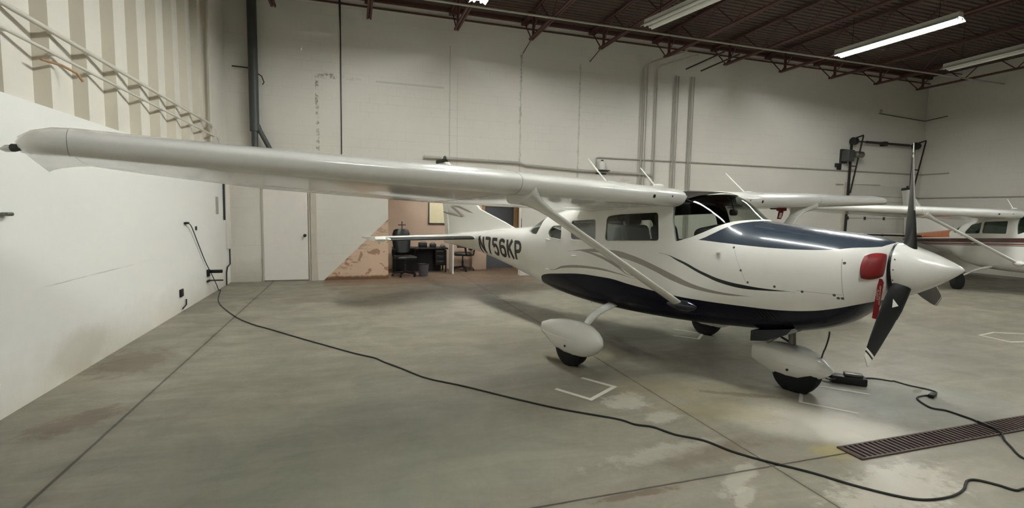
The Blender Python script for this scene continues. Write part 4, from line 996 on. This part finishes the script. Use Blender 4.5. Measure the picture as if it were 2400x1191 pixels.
# ------------------------------------------------------------------ painted wheel marks
def mark(label, P, w=.035):
    s = MB(); Q = [Vector((a, b, 0)) for a, b in P]; L = []; R = []
    for i, p in enumerate(Q):
        t0 = (Q[i] - Q[i - 1]).normalized() if i else (Q[1] - Q[0]).normalized(); t1 = (Q[i + 1] - Q[i]).normalized() if i < len(Q) - 1 else t0
        m = (t0 + t1).normalized(); nn = Vector((-m.y, m.x, 0)); k = w / 2 / max(.35, nn.dot(Vector((-t0.y, t0.x, 0)))); L.append(p + nn * k); R.append(p - nn * k)
    up = Vector((0, 0, .003))
    s.loft([[l + up for l in L], [r + up for r in R], R, L, [l + up for l in L]], (0, 0), closed=False)
    for e in (0, -1): s.face([len(s.v) + q for q in range(4)]); s.v += [tuple(L[e] + up), tuple(R[e] + up), tuple(R[e]), tuple(L[e])]
    tag(s.build('floor_marking', M['tape'], None, False), label, 'floor marking', 'wheel marks painted on the floor')
mark('bright white square bracket painted below the near main wheel', [(1.801, 4.207), (2.006, 3.877), (2.375, 4.114), (2.179, 4.431)], .042)
mark('faded white bracket painted under the nose wheel', [(4.087, 2.993), (3.82, 3.329), (4.27, 3.71), (4.641, 3.30)], .03)
mark('faint white bracket painted by the far main wheel', [(4.172, 5.702), (4.401, 5.459), (4.66, 5.70), (4.411, 6.026)], .035)
mark('white outline bracket painted on the floor at the right edge', [(8.63, 4.653), (8.594, 4.275), (9.5, 4.10), (9.5, 4.50), (9.06, 4.72), (8.63, 4.653)], .03)

# ------------------------------------------------------------------ cords on the floor
def floor_cord(P, r=.0075, z=None): return smoothpath([(a, b, (r if z is None else z)) for a, b in P], 6)
s = MB()
wallp = smoothpath([(XL + .05, 9.22, 1.375), (XL + .04, 9.40, 1.31), (XL + .03, 9.75, 1.02), (XL + .03, 10.15, .66), (XL + .04, 10.42, .44), (XL + .05, 10.75, .16), (XL + .03, 10.98, .012)], 5)
fl = floor_cord([(XL + .06, 11.02), (-2.25, 9.6), (-1.744, 8.323), (-1.40, 7.70), (-1.061, 7.248), (-.72, 6.78), (-.361, 6.306), (.0, 5.84), (.20, 5.62), (.295, 5.437), (.45, 5.18), (.67, 4.798), (.98, 4.48), (1.328, 4.079), (1.613, 3.774), (1.80, 3.61), (2.025, 3.42), (2.10, 3.30), (2.212, 3.221), (2.30, 3.06), (2.447, 2.917), (2.53, 2.72), (2.66, 2.535), (2.822, 2.347), (2.948, 2.154), (3.087, 1.994), (3.20, 1.92), (3.353, 1.896), (3.482, 1.905), (3.58, 1.93), (3.639, 1.958), (3.72, 1.99), (3.787, 1.978), (3.847, 1.899), (3.879, 1.831), (3.957, 1.828), (4.15, 1.80), (4.5, 1.72)])
s.tube(wallp + fl, .0075, 7); tag(s.build('extension_lead', M['cord']), 'long black extension cord from the left wall across the floor', 'cord')
s = MB(); s.tube(floor_cord([(4.84, 3.60), (5.0, 3.66), (5.134, 3.62), (5.22, 3.52), (5.252, 3.509), (5.268, 3.376), (5.33, 3.24), (5.318, 3.159), (5.20, 3.13), (5.073, 3.133), (4.95, 3.09), (4.84, 2.913), (4.90, 2.83), (4.906, 2.725), (4.90, 2.62), (4.86, 2.55)]) + [Vector((4.86, 2.575, .021)), Vector((4.83, 2.45, .021)), Vector((4.78, 2.375, .021))] + floor_cord([(4.68, 2.30), (4.593, 2.218), (4.47, 2.10), (4.42, 1.95)]), .0075, 7)
lead = tag(s.build('extension_lead', M['cord']), 'thin black cord from the power box over the drain grate', 'cord')
s = MB(); s.box((5.165, 3.10, .018), (.12, .05, .036), Matrix.Rotation(.35, 3, 'Z'), bev=.012); s.build('connector', M['black'], lead)
pipe('heater_cord', 'black cord hanging from the cowling to the power box', smoothpath([(3.911, 3.171, .68), (3.93, 3.19, .62), (4.022, 3.288, .50), (4.05, 3.33, .44), (4.149, 3.425, .32), (4.35, 3.55, .12), (4.55, 3.62, .05), (4.64, 3.63, .06)], 5), .0065, M['cord'], 'cord', None, 7)
t = thing('power_box', 'black power adapter box in front of the nose wheel', 'power box', (4.73, 3.62, 0), math.radians(-42))
s = MB(); s.box((.02, -.01, .04), (.30, .13, .075), bev=.012); s.build('case', M['black'], t)
s = MB(); s.box((.06, .0, .092), (.16, .09, .030), bev=.008); s.build('grey_top', M['steel'], t)
s = MB(); s.tube([(-.13, 0, .05), (-.20, .01, .05)], .02, 8); s.build('plug', M['black'], t)

# ------------------------------------------------------------------ alcove furniture
def office_chair(loc, rz, label, hb=True, sc_=1.0):
    t = thing('office_chair', label, 'chair', loc, rz, 'black office chairs in the alcove'); t.scale = (sc_,) * 3
    s = MB(); s.box((0, 0, .47), (.50, .48, .09), bev=.04); s.build('seat', M['leather'], t)
    s = MB(); rings = []
    for z, w, y in ((.58, .18, .24), (.62, .21, .25), (.85, .235, .28), (1.05, .225, .31), (1.14, .19, .325), (1.17, .13, .33)):
        rings.append([(w * superell(2 * PI * k / 24, 0, 3.5)[0], y + .05 * superell(2 * PI * k / 24, 0, 2.5)[1] - .04 * (1 - (superell(2 * PI * k / 24, 0, 3.5)[0]) ** 2), z) for k in range(24)])
    s.loft(rings); s.build('backrest', M['leather'], t)
    s = MB(); s.tube([(0, .10, .42), (0, .30, .44), (0, .33, .62), (0, .33, .8)], .022, 8); s.build('back_support', M['black'], t)
    for q in (-1, 1):
        s = MB(); s.tube(smoothpath([(q * .25, .10, .46), (q * .29, .08, .56), (q * .29, .06, .66), (q * .28, -.08, .68), (q * .28, -.16, .67)], 4), .022, 8, flat=.8); s.build('armrest', M['black'], t)
    s = MB(); s.tube([(0, 0, .10), (0, 0, .28)], .03, 12); s.tube([(0, 0, .28), (0, 0, .43)], .018, 10); s.build('gas_lift', M['dark_steel'], t)
    for k in range(5):
        a = 2 * PI * k / 5 + .3; c, q = math.cos(a), math.sin(a)
        s = MB(); s.tube([(0, 0, .115), (c * .30, q * .30, .075)], [.03, .018], 8); b = s.build('base_leg', M['black'], t)
        s = MB(); s.lathe([(-.022, .018), (-.018, .028), (.018, .028), (.022, .018)], (c * .30, q * .30, .028), (-q, c, 0), 12); s.build('caster', M['black'], b)
    if hb:
        s = MB(); s.tube([(.04, .36, 1.08), (.04, .37, 1.36)], .012, 6); s.box((.04, .37, 1.27), (.20, .04, .025), bev=.008); s.build('headrest_bracket', M['dark_steel'], t)
    return t
office_chair((1.20, 12.56, 0), math.radians(12), 'black high-back office chair at the left of the alcove')
office_chair((2.86, 13.45, 0), math.radians(-100), 'black swivel chair behind the airplane tail', False)
t = thing('desk', 'small black desk with clutter between the two office chairs', 'desk', (2.0, 13.42, 0))
s = MB(); s.box((-.38, .16, .30), (1.30, .03, .60)); s.box((-1.03, 0, .31), (.03, .36, .62)); s.build('modesty_panel', M['black'], t, False)
s = MB(); s.box((-.32, 0, .64), (1.44, .55, .04), bev=.01); s.build('desktop', M['black'], t)
s = MB(); s.box((.22, .02, .39), (.30, .46, .42), bev=.01); pd = s.build('pedestal', M['black'], t)
for k in range(3): s = MB(); s.box((.22, -.22, .26 + .135 * k), (.27, .02, .12), bev=.004); dr = s.build('drawer', M['leather'], pd); s = MB(); s.box((.22, -.235, .29 + .135 * k), (.08, .02, .012)); s.build('handle', M['steel'], dr, False)
for a, b in ((-1.0, -.24), (-1.0, .24), (.34, -.24), (.34, .24)): s = MB(); s.tube([(a, b, .6), (a, b, 0)], .02, 8); s.build('leg', M['black'], t)
for x, y, w, d_, h, m, nm, lb in ((1.74, 13.32, .22, .16, .13, 'black', 'toolbox', 'black toolbox at the left of the desk'), (2.02, 13.37, .16, .2, .10, 'dark_steel', 'metal_box', 'dark metal box in the middle of the desk'), (2.28, 13.32, .12, .15, .06, 'steel', 'metal_tray', 'shiny metal tray at the right of the desk')):
    s = MB(); s.box((x, y, .662 + h / 2), (w, d_, h), bev=.012); s.tube([(x - w * .3, y, .662 + h), (x - w * .3, y, .662 + h + .03), (x + w * .3, y, .662 + h + .03), (x + w * .3, y, .662 + h)], .006, 6); tag(s.build(nm, M[m]), lb, 'box')
s = MB(); s.box((2.46, 13.0, .40), (.035, .5, .80)); tag(s.build('partition_panel', M['door_white'], None, False), 'narrow white partition panel beside the black desk', 'panel')
t = thing('waste_bin', 'grey waste bin on the floor beside the black chair', 'bin', (1.66, 12.55, 0))
s = MB(); s.lathe([(0, .11), (.30, .14), (.30, .13), (.02, .10)], (0, 0, 0), (0, 0, 1), 20, caps=(1, 1)); s.build('bucket', simple('grey_plastic', (92, 92, 98), .5), t)
s = MB(); s.tube([(.14 * math.cos(2 * PI * k / 24), .14 * math.sin(2 * PI * k / 24), .30) for k in range(25)], .008, 6, (0, 0)); s.build('rim', M['black'], t)
t = thing('notice_board', 'cream notice board on the tan alcove wall', 'board', (2.40, 13.94, 1.66))
s = MB(); s.box((0, -.012, 0), (.80, .02, .72)); s.build('board', M['cream'], t, False)
s = MB(); s.box((-.41, -.016, -.01), (.025, .03, .76)); s.box((0, -.016, -.372), (.84, .03, .025)); s.box((.41, -.016, -.01), (.025, .03, .76)); s.box((0, -.016, .36), (.84, .03, .025)); s.build('frame', M['dark_steel'], t, False)
s = MB(); s.box((3.37, 13.74, .27), (.42, .30, .54), bev=.01); tag(s.build('cardboard_box', M['tan_wall']), 'tan carton against the alcove wall under the airplane tail', 'box')

# ------------------------------------------------------------------ camera and world
cam = bpy.data.cameras.new('camera'); co = bpy.data.objects.new('camera', cam); COL.objects.link(co)
cam.sensor_width = 36; cam.lens = 1159.33 / 2400 * 36; cam.clip_start = .05; cam.clip_end = 200
yaw, pit, rol = math.radians(17.7216), math.radians(-4.92953), math.radians(1.045)
f_ = Vector((math.sin(yaw) * math.cos(pit), math.cos(yaw) * math.cos(pit), math.sin(pit))); r_ = Vector((math.cos(yaw), -math.sin(yaw), 0)); u_ = r_.cross(f_)
r2 = r_ * math.cos(rol) + u_ * math.sin(rol); u2 = u_ * math.cos(rol) - r_ * math.sin(rol)
co.matrix_world = Matrix(((r2.x, u2.x, -f_.x, 0), (r2.y, u2.y, -f_.y, 0), (r2.z, u2.z, -f_.z, 1.668), (0, 0, 0, 1)))
sc.camera = co
w = bpy.data.worlds.new('world'); sc.world = w; w.use_nodes = True
w.node_tree.nodes['Background'].inputs[0].default_value = (.9, .95, 1, 1); w.node_tree.nodes['Background'].inputs[1].default_value = .006
vs = sc.view_settings; vs.view_transform = 'Standard'; vs.look = 'None'; vs.exposure = EXPO; vs.gamma = 1.0; vs.use_curve_mapping = False
